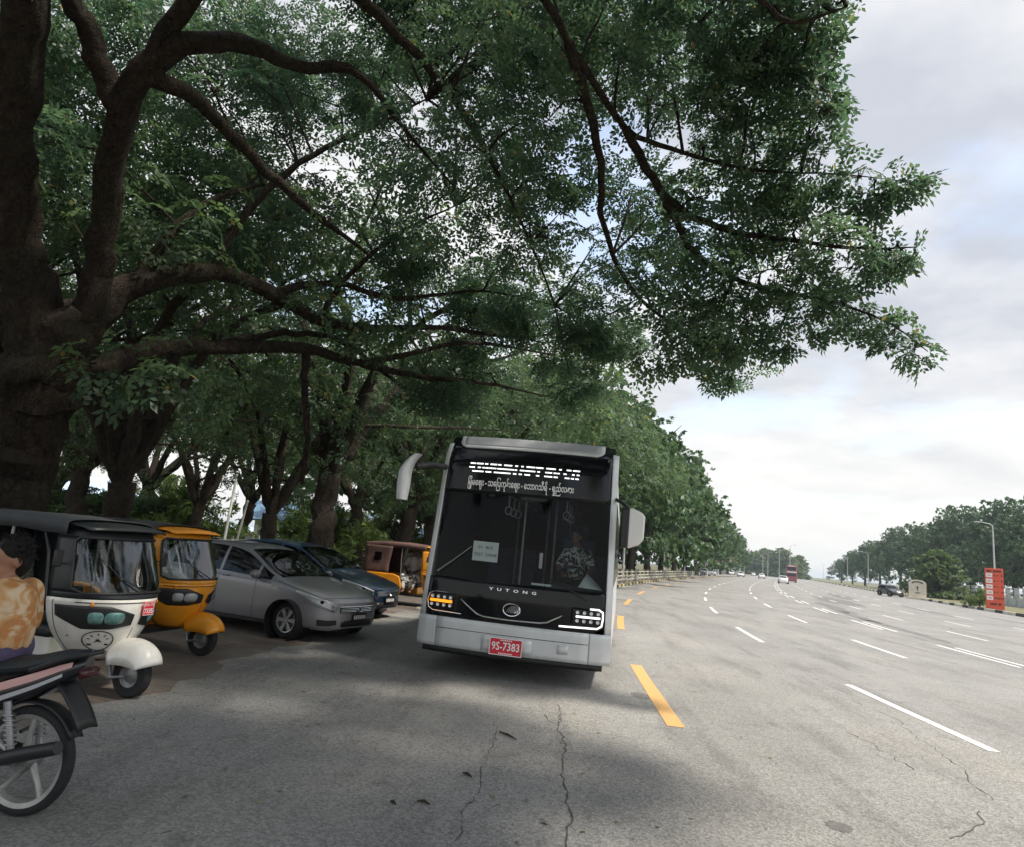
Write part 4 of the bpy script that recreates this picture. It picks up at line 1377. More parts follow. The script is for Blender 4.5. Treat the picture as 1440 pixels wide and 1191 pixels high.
def head_on(q, c, face, s=1.0):
    """c = head centre, face = unit vector the face looks along (horizontal)"""
    f = Vector(face).normalized(); u = Vector((0, 0, 1)); sd = u.cross(f)
    Rm = Matrix((sd, f, u)).transposed()
    c = Vector(c)
    q.ell(c + u * .02 * s - f * .008 * s, (.074 * s, .094 * s, .105 * s), 18, 12, Rm)
    q.ell(c - u * .06 * s + f * .022 * s, (.055 * s, .066 * s, .062 * s), 16, 10, Rm)     # jaw
    q.ell(c + f * .094 * s - u * .022 * s, (.014 * s, .018 * s, .026 * s), 10, 8, Rm)     # nose
    q.ell(c + f * .082 * s - u * .066 * s, (.024 * s, .012 * s, .010 * s), 10, 8, Rm)     # mouth
    q.ell(c + f * .078 * s + u * .028 * s, (.05 * s, .014 * s, .012 * s), 10, 8, Rm)      # brow
    for k in (-1, 1):
        q.ell(c + sd * k * .077 * s - u * .012 * s - f * .012 * s, (.012 * s, .022 * s, .033 * s), 10, 8, Rm)
    return Rm


def face_bits(par, c, face, s, hairm, hair_len=0.0):
    f = Vector(face).normalized(); u = Vector((0, 0, 1)); sd = u.cross(f); c = Vector(c)
    Rm = Matrix((sd, f, u)).transposed()
    for k in (-1, 1):
        q = MB(); q.ell(c + sd * k * .031 * s + f * .082 * s + u * .006 * s, (.013 * s, .007 * s, .007 * s), 10, 6, Rm); q.build('eye', M_EYE, par)
    q = MB()
    q.ell(c + u * .045 * s - f * .022 * s, (.084 * s, .098 * s, .092 * s), 16, 12, Rm)
    q.ell(c + u * .0 * s - f * .05 * s, (.078 * s, .066 * s, .1 * s), 14, 10, Rm)
    st_ = []
    for k in range(26):
        a = random.uniform(0, 2 * pi); e = random.uniform(.2, 1.3)
        p = c + u * .045 * s - f * .022 * s + sd * cos(a) * cos(e) * .08 * s + f * sin(a) * cos(e) * .09 * s + u * sin(e) * .088 * s
        q.ell(p, (.02 * s, .02 * s, .016 * s), 8, 6)
    for k in range(170):
        a = random.uniform(0, 2 * pi); e = random.uniform(-.35, 1.5)
        nn = sd * cos(a) * cos(e) + f * sin(a) * cos(e) + u * sin(e)
        if nn.dot(f) > .55 and e < .75: continue
        p = c + u * .042 * s - f * .022 * s + Vector((nn.x * .082, nn.y * .082, nn.z * .09)) * s
        t_ = (nn * .5 + Vector((random.uniform(-1, 1), random.uniform(-1, 1), random.uniform(-1.2, .3)))).normalized()
        st_.append((p, p + t_ * .022 * s + nn * .008 * s, p + t_ * .045 * s + nn * .004 * s))
    if hair_len:
        q.ell(c - f * .06 * s - u * .09 * s, (.075 * s, .05 * s, hair_len), 14, 10, Rm)
    ho_ = remeshed(q, 'hair', hairm, par, .009, 2)
    q = MB()
    for a_, b2, c2 in st_: q.tube([a_, b2, c2], [.0045 * s, .003 * s, .0008], 5, cap=False)
    so = q.build('hair_strands', hairm, ho_, fix=False); so['kind'] = 'stuff'
    return ho_


M_SKIN = mat('skin', (0.30, 0.150, 0.090), .55, var=.1, vscale=6)
M_HAIR = mat('hair', (0.010, 0.008, 0.007), .65, spec=.2, var=.3, vscale=40, bump=.4, bscale=120)
M_EYE = mat('eye', (0.02, 0.016, 0.014), .2)


def print_mat(name, ca, cb, scale=9.0, thr=.52, rough=.85, cc_=None):
    m = bpy.data.materials.new(name); m.use_nodes = True
    t = m.node_tree; b = t.nodes['Principled BSDF']; b.inputs['Roughness'].default_value = rough
    co = t.nodes.new('ShaderNodeTexCoord')
    n = t.nodes.new('ShaderNodeTexNoise'); n.inputs['Scale'].default_value = scale; n.inputs['Detail'].default_value = 2.5; n.inputs['Distortion'].default_value = 1.2
    t.links.new(co.outputs['Object'], n.inputs['Vector'])
    r = t.nodes.new('ShaderNodeValToRGB'); r.color_ramp.elements[0].position = thr - .02; r.color_ramp.elements[1].position = thr + .03
    r.color_ramp.elements[0].color = (*ca, 1); r.color_ramp.elements[1].color = (*cb, 1)
    if cc_:
        e = r.color_ramp.elements.new(thr + .12); e.color = (*cc_, 1)
    t.links.new(n.outputs['Fac'], r.inputs[0]); t.links.new(r.outputs[0], b.inputs['Base Color'])
    nb = t.nodes.new('ShaderNodeTexNoise'); nb.inputs['Scale'].default_value = 14; nb.inputs['Detail'].default_value = 3
    t.links.new(co.outputs['Object'], nb.inputs['Vector'])
    bp = t.nodes.new('ShaderNodeBump'); bp.inputs['Strength'].default_value = .6; bp.inputs['Distance'].default_value = .03
    t.links.new(nb.outputs['Fac'], bp.inputs['Height']); t.links.new(bp.outputs[0], b.inputs['Normal'])
    return m


# ------------------------------------------------------------------ the electric bus (front faces -Y)
M_SILV = mat('bus silver paint', (0.63, 0.65, 0.65), .34, metal=.1, coat=.3, var=.10, vscale=2.2, bump=.02, bscale=3)
M_VIS = mat('roof visor grey', (0.40, 0.41, 0.42), .42, metal=.15, var=.12, vscale=3)
M_GLB = glass('bus windscreen', (0.74, 0.80, 0.80), 0.36)


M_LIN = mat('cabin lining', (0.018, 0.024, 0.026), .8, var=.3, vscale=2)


def bus_w(z):
    return 1.25 - .024 * (z - .4)


def bus_y(x, z):
    a = abs(x) / bus_w(z)
    y = .13 * a ** 2.4 + (.42 * max(0, a - .90) ** 1.6 * 6)
    y += .085 * max(0, z - 1.0)
    y += .9 * max(0, z - 2.72) ** 1.7
    y += .10 * max(0, .62 - z) ** 1.2
    return y


def bus_pt(off=0.0):
    def f(x, z):
        e = 1e-3
        n = Vector((-(bus_y(x + e, z) - bus_y(x - e, z)) / (2 * e), 1.0, -(bus_y(x, z + e) - bus_y(x, z - e)) / (2 * e)))
        n.normalize()
        p = Vector((x, bus_y(x, z), z)) - n * off
        return (p.x, p.y, p.z)
    return f


def bus_patch(q, z0, z1, x0, x1, off=0.0, nx=28, nz=10):
    f = bus_pt(off)
    X0 = x0 if callable(x0) else (lambda z: x0); X1 = x1 if callable(x1) else (lambda z: x1)
    q.grid(lambda v, t: f(X0(v) + (X1(v) - X0(v)) * t, v), np.linspace(z0, z1, nz), np.linspace(0, 1, nx))


def build_bus():
    bus = empty('city_bus', (0, 0, 0), 0, 'silver and black electric city bus with lit destination display facing the viewer', 'bus')
    Lb = 10.4
    # body sides, roof, rear
    prof = []
    for z in np.linspace(.33, 2.75, 14): prof.append((bus_w(z), z))
    for t in np.linspace(0, pi / 2, 8)[1:]: prof.append((bus_w(2.75) - .34 * (1 - cos(t)) , 2.75 + .34 * sin(t)))
    prof.append((.5, 3.12))
    full = prof + [(-x, z) for x, z in prof[::-1]]
    q = MB()
    ys = [0.02, .3, 3, 6, 9, Lb - .2, Lb]
    vs = []
    for y in ys:
        k = .97 if y == Lb else 1
        for x, z in full:
            fy = max(y, bus_y(x * .999, min(z, 3.1)) + .002) if y < .5 else y
            if y == ys[0]: fy = bus_y(x * .999, min(z, 3.1)) + .002
            elif y == .3: fy = max(.62, bus_y(x * .999, min(z, 3.1)) + .1)
            vs.append((x * k, fy, z))
    n = len(full)
    q.add(vs, [(i * n + j, i * n + j + 1, (i + 1) * n + j + 1, (i + 1) * n + j) for i in range(len(ys) - 1) for j in range(n - 1)] + [tuple((len(ys) - 1) * n + j for j in range(n))])
    q.build('body', M_SILV, bus, smooth=40)
    q = MB(); q.box((0, Lb / 2 + .3, .40), (2.3, Lb - .9, .12)); q.build('floor', M_BLK, bus)
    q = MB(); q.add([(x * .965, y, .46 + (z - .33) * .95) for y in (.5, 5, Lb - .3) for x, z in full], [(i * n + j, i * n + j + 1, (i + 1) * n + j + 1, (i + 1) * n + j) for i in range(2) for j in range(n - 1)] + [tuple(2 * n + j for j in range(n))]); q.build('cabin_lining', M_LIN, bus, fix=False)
    q = MB(); bus_patch(q, .25, .326, lambda z: -1.18, lambda z: 1.18, -.02, 20, 3); q.build('air_dam', M_BLK, bus, solid=.02)
    for zz in (.565,):
        q = MB(); q.tube([bus_pt(.021)(x, zz) for x in np.linspace(-.97, .97, 24)], .004, 5); q.build('bumper_crease', M_BLK, bus)
    q = MB(); bus_patch(q, .42, .53, .60, .74, .0235, 4, 3); q.build('tow_cover', M_SILV, bus, solid=.004)
    # side glazing bands
    for sg in (-1, 1):
        for k in range(6):
            y0 = 1.25 + k * 1.5
            q = MB()
            q.grid(lambda y, z: (sg * (bus_w(z) + .006), y, z), np.linspace(y0, y0 + 1.44, 3), np.linspace(1.25, 2.45, 4))
            q.build('side_window', M_GLOSS, bus)
    # front bumper in three pieces with seams between
    for (a, b_) in ((lambda z: -bus_w(z), -.99), (-.984, .984), (.99, lambda z: bus_w(z))):
        q = MB(); bus_patch(q, .33, .70, a, b_, .02, 18, 8); q.build('bumper', M_SILV, bus, solid=.03)
    # pillars
    for sg in (-1, 1):
        q = MB()
        a = lambda z: sg * (bus_w(z) - .075); b_ = lambda z: sg * bus_w(z)
        bus_patch(q, .70, 3.02, a, b_, .014, 6, 26); q.build('pillar', M_SILV, bus, solid=.02)
    # black lower panel, rounded at its bottom corners
    def ex(z): return (bus_w(z) - .078) - (.16 * max(0, (.82 - z) / .12) ** 2 if z < .82 else 0)
    q = MB(); bus_patch(q, .70, 1.20, lambda z: -ex(z), ex, .012, 36, 14); low = q.build('front_panel', M_GLOSS, bus, solid=.02)
    # windscreen and the black display header
    q = MB(); bus_patch(q, 1.206, 2.33, lambda z: -(bus_w(z) - .078), lambda z: bus_w(z) - .078, .010, 36, 14); ws = q.build('windscreen', M_GLB, bus)
    q = MB(); bus_patch(q, 2.334, 2.975, lambda z: -(bus_w(z) - .078), lambda z: bus_w(z) - .078, .012, 36, 14); hd = q.build('display_header', M_GLOSS, bus, solid=.02)
    # roof visor and its frame
    def vx(z): return 1.0 - .10 * max(0, (3.03 - z) / .06) ** 2 * (z < 3.03) * .6
    q = MB(); bus_patch(q, 2.955, 3.118, lambda z: -vx(z), vx, .03, 30, 8); q.build('roof_visor', M_SILV, bus, solid=.03)
    q = MB(); bus_patch(q, 2.99, 3.110, lambda z: -vx(z) + .06, lambda z: vx(z) - .06, .036, 30, 6); q.build('visor_panel', M_VIS, bus, solid=.01)
    q = MB(); bus_patch(q, 2.955, 3.118, lambda z: -(bus_w(z) - .05), lambda z: bus_w(z) - .05, .010, 20, 6); q.build('roof_edge', M_GLOSS, bus)
    f12 = bus_pt(.016)
    # LED rows, as the exposure caught them
    rows = ([(75, 135), (147, 230), (248, 285), (312, 390), (402, 440), (472, 565), (600, 632), (668, 695), (728, 828), (838, 920), (952, 1058), (1095, 1125), (1180, 1232), (1250, 1328)],
            [(68, 132), (170, 205), (226, 252), (262, 295), (305, 385), (400, 452), (458, 590), (600, 626), (660, 712), (722, 832), (858, 886), (948, 1022), (1042, 1072), (1082, 1106), (1152, 1182), (1246, 1272), (1298, 1325)],
            [(112, 240), (270, 332), (368, 420), (430, 462), (470, 556), (590, 622), (655, 685), (720, 778), (852, 882), (944, 1028), (1050, 1088), (1172, 1218), (1240, 1268), (1290, 1320)])
    for ri, row in enumerate(rows):
        z = 2.735 - ri * .053
        for a, b_ in row:
            q = MB()
            xa, xb = ((a - 70) / 1260 * 1.50 - .80 - ri * .004 - .0), ((b_ - 70) / 1260 * 1.50 - .80)
            q.grid(lambda x, zz: f12(x, zz), np.linspace(xa, xb, 4), [z - .0085, z + .0085])
            q.build('led_segment', M_LEDW, hd)
    cur = -.80
    for wd_ in ('ြမို့မေဈး', '-', 'သေြပကုန်းေဈး', '-', 'ေဘာဂသီရိ', '-', 'ရှည်လနား'):
        me_ = text_mesh(wd_, .12, align='LEFT', xs=.56, bold=.003)
        ww = max(v.co.x for v in me_.vertices); x0_ = cur
        for v in me_.vertices: v.co = Vector(f12(v.co.x + x0_, 2.475 + (v.co.y if wd_ != '-' else v.co.y)))
        link('lettering', me_, M_PLW, hd); cur += ww + .018
    text_on('Y  U  T  O  N  G', .05, lambda x, y, z: bus_pt(.016)(x - .02, 1.115 + y), M_CHR, low, xs=1.75)
    # badge
    q = MB()
    f = bus_pt(.02)
    for k, (r0, r1) in enumerate(((1.0, .86),)):
        P_ = []
        for t in np.linspace(0, 2 * pi, 37)[:-1]: P_.append(f(-.01 + .115 * r0 * .93 * cos(t), .885 + .082 * r0 * .93 * sin(t)))
        q.tube(P_, .009, 8, closed=True)
    q.build('badge', M_CHR, low)
    for r0 in (.8, .58, .36, .16):
        q = MB()
        P_ = [f(.015 + .105 * r0 * cos(t), .845 + .10 * r0 * sin(t)) for t in np.linspace(.12, pi - .12, 14)]
        q.tube(P_, .007, 6); q.build('badge_arc', M_CHR, low)
    # chrome smile
    q = MB(); pts = [(-.68, .945), (-.60, .885), (-.45, .785), (-.36, .765), (0, .757), (.36, .765), (.45, .785), (.60, .87), (.66, .905)]
    P_ = []
    for (xa, za), (xb, zb) in zip(pts[:-1], pts[1:]):
        for t in (0, .5): P_.append(f(xa + (xb - xa) * t, za + (zb - za) * t))
    q.tube(P_, [.004] + [.012] * (len(P_) - 2) + [.004], 8); q.build('trim_strip', M_CHR, low)
    # head lamps
    for sg in (-1, 1):
        f2 = bus_pt(.022)
        hl = MB(); bus_patch(hl, .765, 1.0, sg * .74, sg * 1.135, .016, 14, 8); hlo = hl.build('headlight', M_GLOSS, bus, solid=.01)
        for zz in (.945, .845):
            for k in range(4):
                xx = sg * (.82 + .085 * k)
                q = MB(); q.lathe([(0, 0), (.013, .004), (.018, .010), (.022, .012)], 14, Matrix.Translation(f2(xx, zz)) @ Matrix.Rotation(pi / 2, 4, 'X')); q.build('reflector', M_REFL, hlo)
        def bar_(pts, r, m):
            qq = MB(); P2 = []
            for (xa, za), (xb, zb) in zip(pts[:-1], pts[1:]):
                for t in np.linspace(0, 1, 5, endpoint=False): P2.append(bus_pt(.024)(xa + (xb - xa) * t, za + (zb - za) * t))
            P2.append(bus_pt(.024)(*pts[-1])); qq.tube(P2, r, 8); qq.build('light_bar', m, hlo)
        if sg < 0:
            bar_([(-1.10, .895), (-.80, .895)], .019, M_AMB)
            bar_([(-.86, 1.005), (-1.06, 1.005), (-1.115, .975), (-1.135, .9), (-1.115, .80), (-1.05, .768), (-.66, .762)], .006, M_CHR)
        else:
            bar_([(.80, .895), (1.10, .895)], .013, M_LEDW)
            bar_([(.97, .998), (1.08, .998), (1.125, .97), (1.13, .895), (1.12, .80), (1.07, .768), (.60, .757)], .011, M_LEDW)
    # number plate
    q = MB(); bus_patch(q, .355, .545, -.36, .29, .022, 10, 4); q.build('plate_recess', M_SILV, bus, solid=.01)
    yp = bus_y(0, .44) - .055
    q = MB(); q.box((-.035, yp, .43), (.415, .012, .205)); pl = q.build('number_plate', M_PLATE, bus, bevel=.006)
    q = MB()
    for x0, x1, z0, z1 in ((-.243, .173, .525, .533), (-.243, .173, .327, .335), (-.243, -.235, .335, .525), (.165, .173, .335, .525)):
        q.box(((x0 + x1) / 2, yp - .009, (z0 + z1) / 2), (x1 - x0, .006, z1 - z0))
    q.build('plate_border', M_PLW, pl)
    text_on('9S-7383', .135, lambda x, y, z: (x - .035, yp - .0085, .43 + y), M_PLW, pl, xs=.82, bold=.002)
    for zz, n_ in ((.508, 6), (.350, 7)):
        for k in range(n_):
            q = MB(); q.box((-.035 + (k - (n_ - 1) / 2) * .026, yp - .0085, zz), (.016, .004, .016)); q.build('small_mark', M_PLW, pl)
    # black wiper, then a reflection line drawn as a bar
    q = MB(); P_ = [bus_pt(.045)(a, b_) for a, b_ in ((.40, 1.33), (.62, 1.235), (.92, 1.10))]; q.tube(P_, [.008, .011, .014], 6); q.build('wiper', M_BLK, bus)
    q = MB(); P_ = [bus_pt(.04)(a, b_) for a, b_ in ((-1.05, 1.26), (-.85, 1.42), (-.62, 1.62))]; q.tube(P_, [.014, .01, .007], 6); q.build('wiper', M_STEEL, bus)  # reflection in the glass, drawn as a steel-coloured tube
    q = MB(); q.tube([bus_pt(.03)(a, b_) for a, b_ in ((-1.0, 1.22), (-.5, 1.20), (0, 1.20))], .008, 6); q.build('seal', M_BLK, bus)
    # hanging mirror on its arm (bus's right) and the low boxed mirror (bus's left)
    mr = empty('mirror'); mr.parent = bus
    q = MB(); q.tube([(-1.15, .25, 2.66), (-1.30, .08, 2.66), (-1.48, -.06, 2.60)], [.04, .04, .05], 10); q.build('mirror_arm', M_BLK, mr)
    q = MB()
    secs = []
    for t in np.linspace(0, 1, 9):
        z = 2.76 - .62 * t ** 1.2
        xx = -1.45 - .155 * sin(min(1, t * 1.9) * pi / 2) - .0 * t
        w = .088 * (.55 + .45 * min(1, t * 2.2)) * (1 - .3 * max(0, t - .75) * 4 * .6); dd = .11 * (1 - .2 * (2 * t - 1) ** 2)
        secs.append([(xx + w * cos(a), -.12 + dd * sin(a), z) for a in np.linspace(0, 2 * pi, 15)[:-1]])
    q.add([p for s_ in secs for p in s_], [(i * 14 + j, i * 14 + (j + 1) % 14, (i + 1) * 14 + (j + 1) % 14, (i + 1) * 14 + j) for i in range(8) for j in range(14)] + [tuple(range(14)), tuple(8 * 14 + j for j in range(14))])
    q.build('mirror_housing', M_SILV, mr, smooth=50)
    q = MB(); q.box((-1.60, .0, 2.36), (.11, .01, .4)); q.build('mirror_glass', M_GLOSS, mr)
    m2 = empty('mirror'); m2.parent = bus
    q = MB(); q.tube([(1.19, .30, 2.42), (1.27, .2, 2.38), (1.36, .12, 2.3)], .025, 8); q.build('mirror_arm', M_BLK, m2)
    q = MB(); q.box((1.335, .10, 2.05), (.12, .16, .50)); q.build('mirror_inner', M_BLK, m2, bevel=.025)
    ol = [(1.40, 1.80), (1.52, 1.85), (1.575, 1.92), (1.58, 2.2), (1.55, 2.25), (1.42, 2.305), (1.37, 2.30), (1.37, 1.80)]
    q = MB(); q.prism(ol, .15, lambda a, b, c: (a, .02 + c, b)); q.build('mirror_housing', M_PANEL, m2, bevel=.03, seg=3)
    # cabin
    q = MB(); q.grid(lambda x, y: (x, y, 1.08 + .10 * (1 - ((y - .5) / .5) ** 2)), np.linspace(-1.1, 1.1, 12), np.linspace(.18, .95, 8)); q.build('dashboard', M_INT, bus, solid=.05)
    q = MB(); q.box((.66, 1.0, 1.06), (.7, .3, .34)); q.build('driver_console', M_INT, bus, bevel=.05)
    q = MB(); P_ = [(.66 + .21 * cos(t), .88 - .06 * sin(t), 1.30 + .19 * sin(t)) for t in np.linspace(0, 2 * pi, 29)[:-1]]; q.tube(P_, .016, 8, closed=True)
    q.tube([(.66, .88, 1.3), (.66, 1.02, 1.12)], .03, 8); q.tube([(.46, .88, 1.3), (.86, .88, 1.3)], .012, 6); q.build('steering_wheel', M_BLK, bus)
    st = empty('seat'); st.parent = bus
    q = MB(); q.box((.66, 1.62, 1.12), (.5, .48, .14)); q.build('cushion', M_SEAT, st, bevel=.05)
    q = MB(); q.box((.66, 1.88, 1.52), (.5, .12, .78), Matrix.Rotation(RAD(-10), 3, 'X')); q.build('backrest', M_SEAT, st, bevel=.05)
    q = MB(); q.box((.66, 1.97, 2.0), (.28, .1, .2)); q.build('headrest', M_SEAT, st, bevel=.04)
    q = MB(); q.box((.66, 1.65, .8), (.4, .4, .55)); q.build('pedestal', M_BLK, st)
    for i in range(3):
        for x in (-.85, -.42, .42, .85):
            s2 = empty('seat'); s2.parent = bus
            y0 = 3.4 + i * 1.1
            q = MB(); q.box((x, y0, .92), (.42, .42, .1)); q.build('cushion', M_SEAT, s2)
            q = MB(); q.box((x, y0 + .24, 1.3), (.42, .08, .72)); q.build('backrest', M_SEAT, s2)
    for x, y in ((-.13, 1.25), (.30, 1.6), (-.5, 3.1), (.42, 3.0), (.12, 2.2)):
        q = MB(); q.tube([(x, y, .45), (x, y, 2.75)], .017, 8); q.build('grab_pole', M_STEEL, bus)
    for x in (-.45, .45):
        q = MB(); q.tube([(x, 1.3, 2.45), (x, 7.5, 2.45)], .016, 8); q.build('grab_rail', M_STEEL, bus)
        for k in range(3):
            q = MB(); q.tube([(x, 1.6 + .5 * k, 2.44), (x, 1.6 + .5 * k, 2.28)], .012, 6); P_ = [(x + .05 * cos(t), 1.6 + .5 * k, 2.22 + .06 * sin(t)) for t in np.linspace(0, 2 * pi, 13)[:-1]]; q.tube(P_, .01, 6, closed=True); q.build('strap', M_PLW, bus)
    q = MB(); q.box((0, 1.15, 2.42), (.42, .16, .14)); q.build('camera_unit', M_STEEL, bus, bevel=.04)
    q = MB(); q.lathe([(0, 0), (.04, 0), (.05, .02), (.04, .05), (0, .06)], 14, Matrix.Translation((-.50, .42, 2.33))); q.build('dome_camera', M_STEEL, bus)
    q = MB(); q.box((.19, 1.0, 1.52), (.05, .03, .22)); q.build('fare_reader', M_PLW, bus, bevel=.01)
    # papers behind the glass
    q = MB(); q.box((-.455, .14, 1.575), (.34, .004, .255)); pp = q.build('paper_notice', M_PAPER, bus)
    for wd_, dx, zz in (('EV', -.07, 1.625), ('BUS', .05, 1.625), ('TEST', -.09, 1.53), ('DRIVE', .08, 1.53)):
        text_on(wd_, .056, lambda x, y, z: (x - .455 + dx, .134, zz + y), M_INT, pp)
    q = MB(); q.add([(.78, .36, 1.235), (1.10, .36, 1.225), (1.05, .44, 1.28), (.88, .46, 1.42)], [(0, 1, 2, 3)]); q.build('paper_sheet', M_PAPER, bus, solid=.004)
    q = MB(); q.box((.30, .33, 1.22), (.26, .05, .025)); q.build('ticket_strip', M_PAPER, bus)
    for sg in (-1, 1):
        for yy in (2.45, 7.7):
            wheel(bus, (sg * 1.03, yy, .48), .48, .28, hub=.6, style='steel', mrim=M_STEEL)
    q = MB()
    for sg in (-1, 1): q.box((sg * .75, 2.45, .5), (.3, .25, .2))
    q.box((0, 2.45, .5), (1.7, .16, .16)); q.build('axle', M_BLK, bus)
    return bus


bus = build_bus()
BUS_YAW = RAD(-4.9)
bus.location = (-.615, 9.30, 0)
bus.rotation_euler = (0, RAD(.8), BUS_YAW)
bus.scale = (1.05, 1.05, 1.05)

# the driver behind the wheel
def bus_world(p):
    M_ = Matrix.Translation(bus.location) @ bus.rotation_euler.to_matrix().to_4x4() @ Matrix.Scale(1.05, 4)
    return M_ @ Vector(p)


dr = empty('person', bus_world((.66, 1.55, 1.19)), BUS_YAW, 'bus driver in black and white patterned shirt seated at the steering wheel', 'person')
q = MB()
chain(q, [((0, .10, .04), .13), ((0, .14, .28), .135), ((0, .12, .46), .15), ((0, .1, .55), .09), ((0, .08, .64), .055)])
Rm = head_on(q, (-.02, .04, .765), (-.35, -1, 0))
for sg in (-1, 1):
    chain(q, [((sg * .15, .11, .50), .065), ((sg * .27, -.03, .28), .048), ((sg * .16, -.42, .17), .034)])
    hand(q, (sg * .16, -.44, .17), (-.3 * sg, -1, .15), (0, .2, 1), (-sg, 0, .1), 1.0, .9)
    chain(q, [((sg * .10, .05, .02), .10), ((sg * .14, -.40, .02), .075), ((sg * .14, -.45, -.38), .05)])
    capsule(q, (sg * .14, -.45, -.42), (sg * .14, -.6, -.44), .04, .03)
remeshed(q, 'body', M_SKIN, dr, .012)
q = MB()
chain(q, [((0, .10, .02), .145), ((0, .14, .28), .15), ((0, .12, .46), .165), ((0, .1, .54), .10)])
for sg in (-1, 1): chain(q, [((sg * .16, .11, .50), .082), ((sg * .25, -.0, .32), .07)])
remeshed(q, 'shirt', print_mat('driver shirt', (0.75, 0.75, 0.72), (0.03, 0.03, 0.035), 16, .5), dr, .014)
q = MB()
for sg in (-1, 1): chain(q, [((sg * .09, .06, .02), .118), ((sg * .14, -.40, .02), .088), ((sg * .14, -.45, -.36), .06)])
remeshed(q, 'trousers', mat('dark trousers', (0.02, 0.022, 0.03), .9), dr, .014)
face_bits(dr, (-.02, .04, .765), (-.35, -1, 0), 1.0, M_HAIR)

# ------------------------------------------------------------------ tuk-tuks (front faces -Y, origin under the front axle)
TZ = dict(
    w=[(.36, .20), (.46, .32), (.60, .44), (.75, .52), (.90, .56), (1.0, .572), (1.15, .575), (1.40, .56), (1.62, .535), (1.76, .50)],
    yn=[(.36, .30), (.46, .23), (.60, .15), (.75, .09), (.88, .06), (.98, .07), (1.10, .13), (1.40, .25), (1.62, .34), (1.76, .40)],
    yb=[(.36, .64), (.75, .70), (1.0, .72), (1.40, .74), (1.76, .78)])


def tuk_pt(z, a, off=0.0):
    def raw(z, a):
        w, yn, yb = spl(z, TZ['w']), spl(z, TZ['yn']), spl(z, TZ['yb'])
        n = 2.15 if z < .95 else 2.15 + min(1, (z - .95) / .2) * 1.1
        t = a * pi / 2
        sx = abs(sin(t)) ** (2 / n) * (1 if t >= 0 else -1)
        return Vector((w * sx, yb - (yb - yn) * max(0, cos(t)) ** (2 / n), z))
    p = raw(z, a)
    if off:
        e = .01
        aa = min(max(a, -.97), .97)
        n = (raw(z, aa + e) - raw(z, aa - e)).cross(raw(z + e, aa) - raw(z - e, aa)); n.normalize()
        if n.y > 0 and abs(aa) < .9: n = -n
        if (n.x * a) < 0 and abs(aa) >= .9: n = -n
        p = p + n * off
    return tuple(p)


def tuk_patch(q, z0, z1, a0, a1, off=0.0, nz=8, na=24):
    A0 = a0 if callable(a0) else (lambda z: a0); A1 = a1 if callable(a1) else (lambda z: a1)
    q.grid(lambda z, t: tuk_pt(z, A0(z) + (A1(z) - A0(z)) * t, off), np.linspace(z0, z1, nz), np.linspace(0, 1, na))


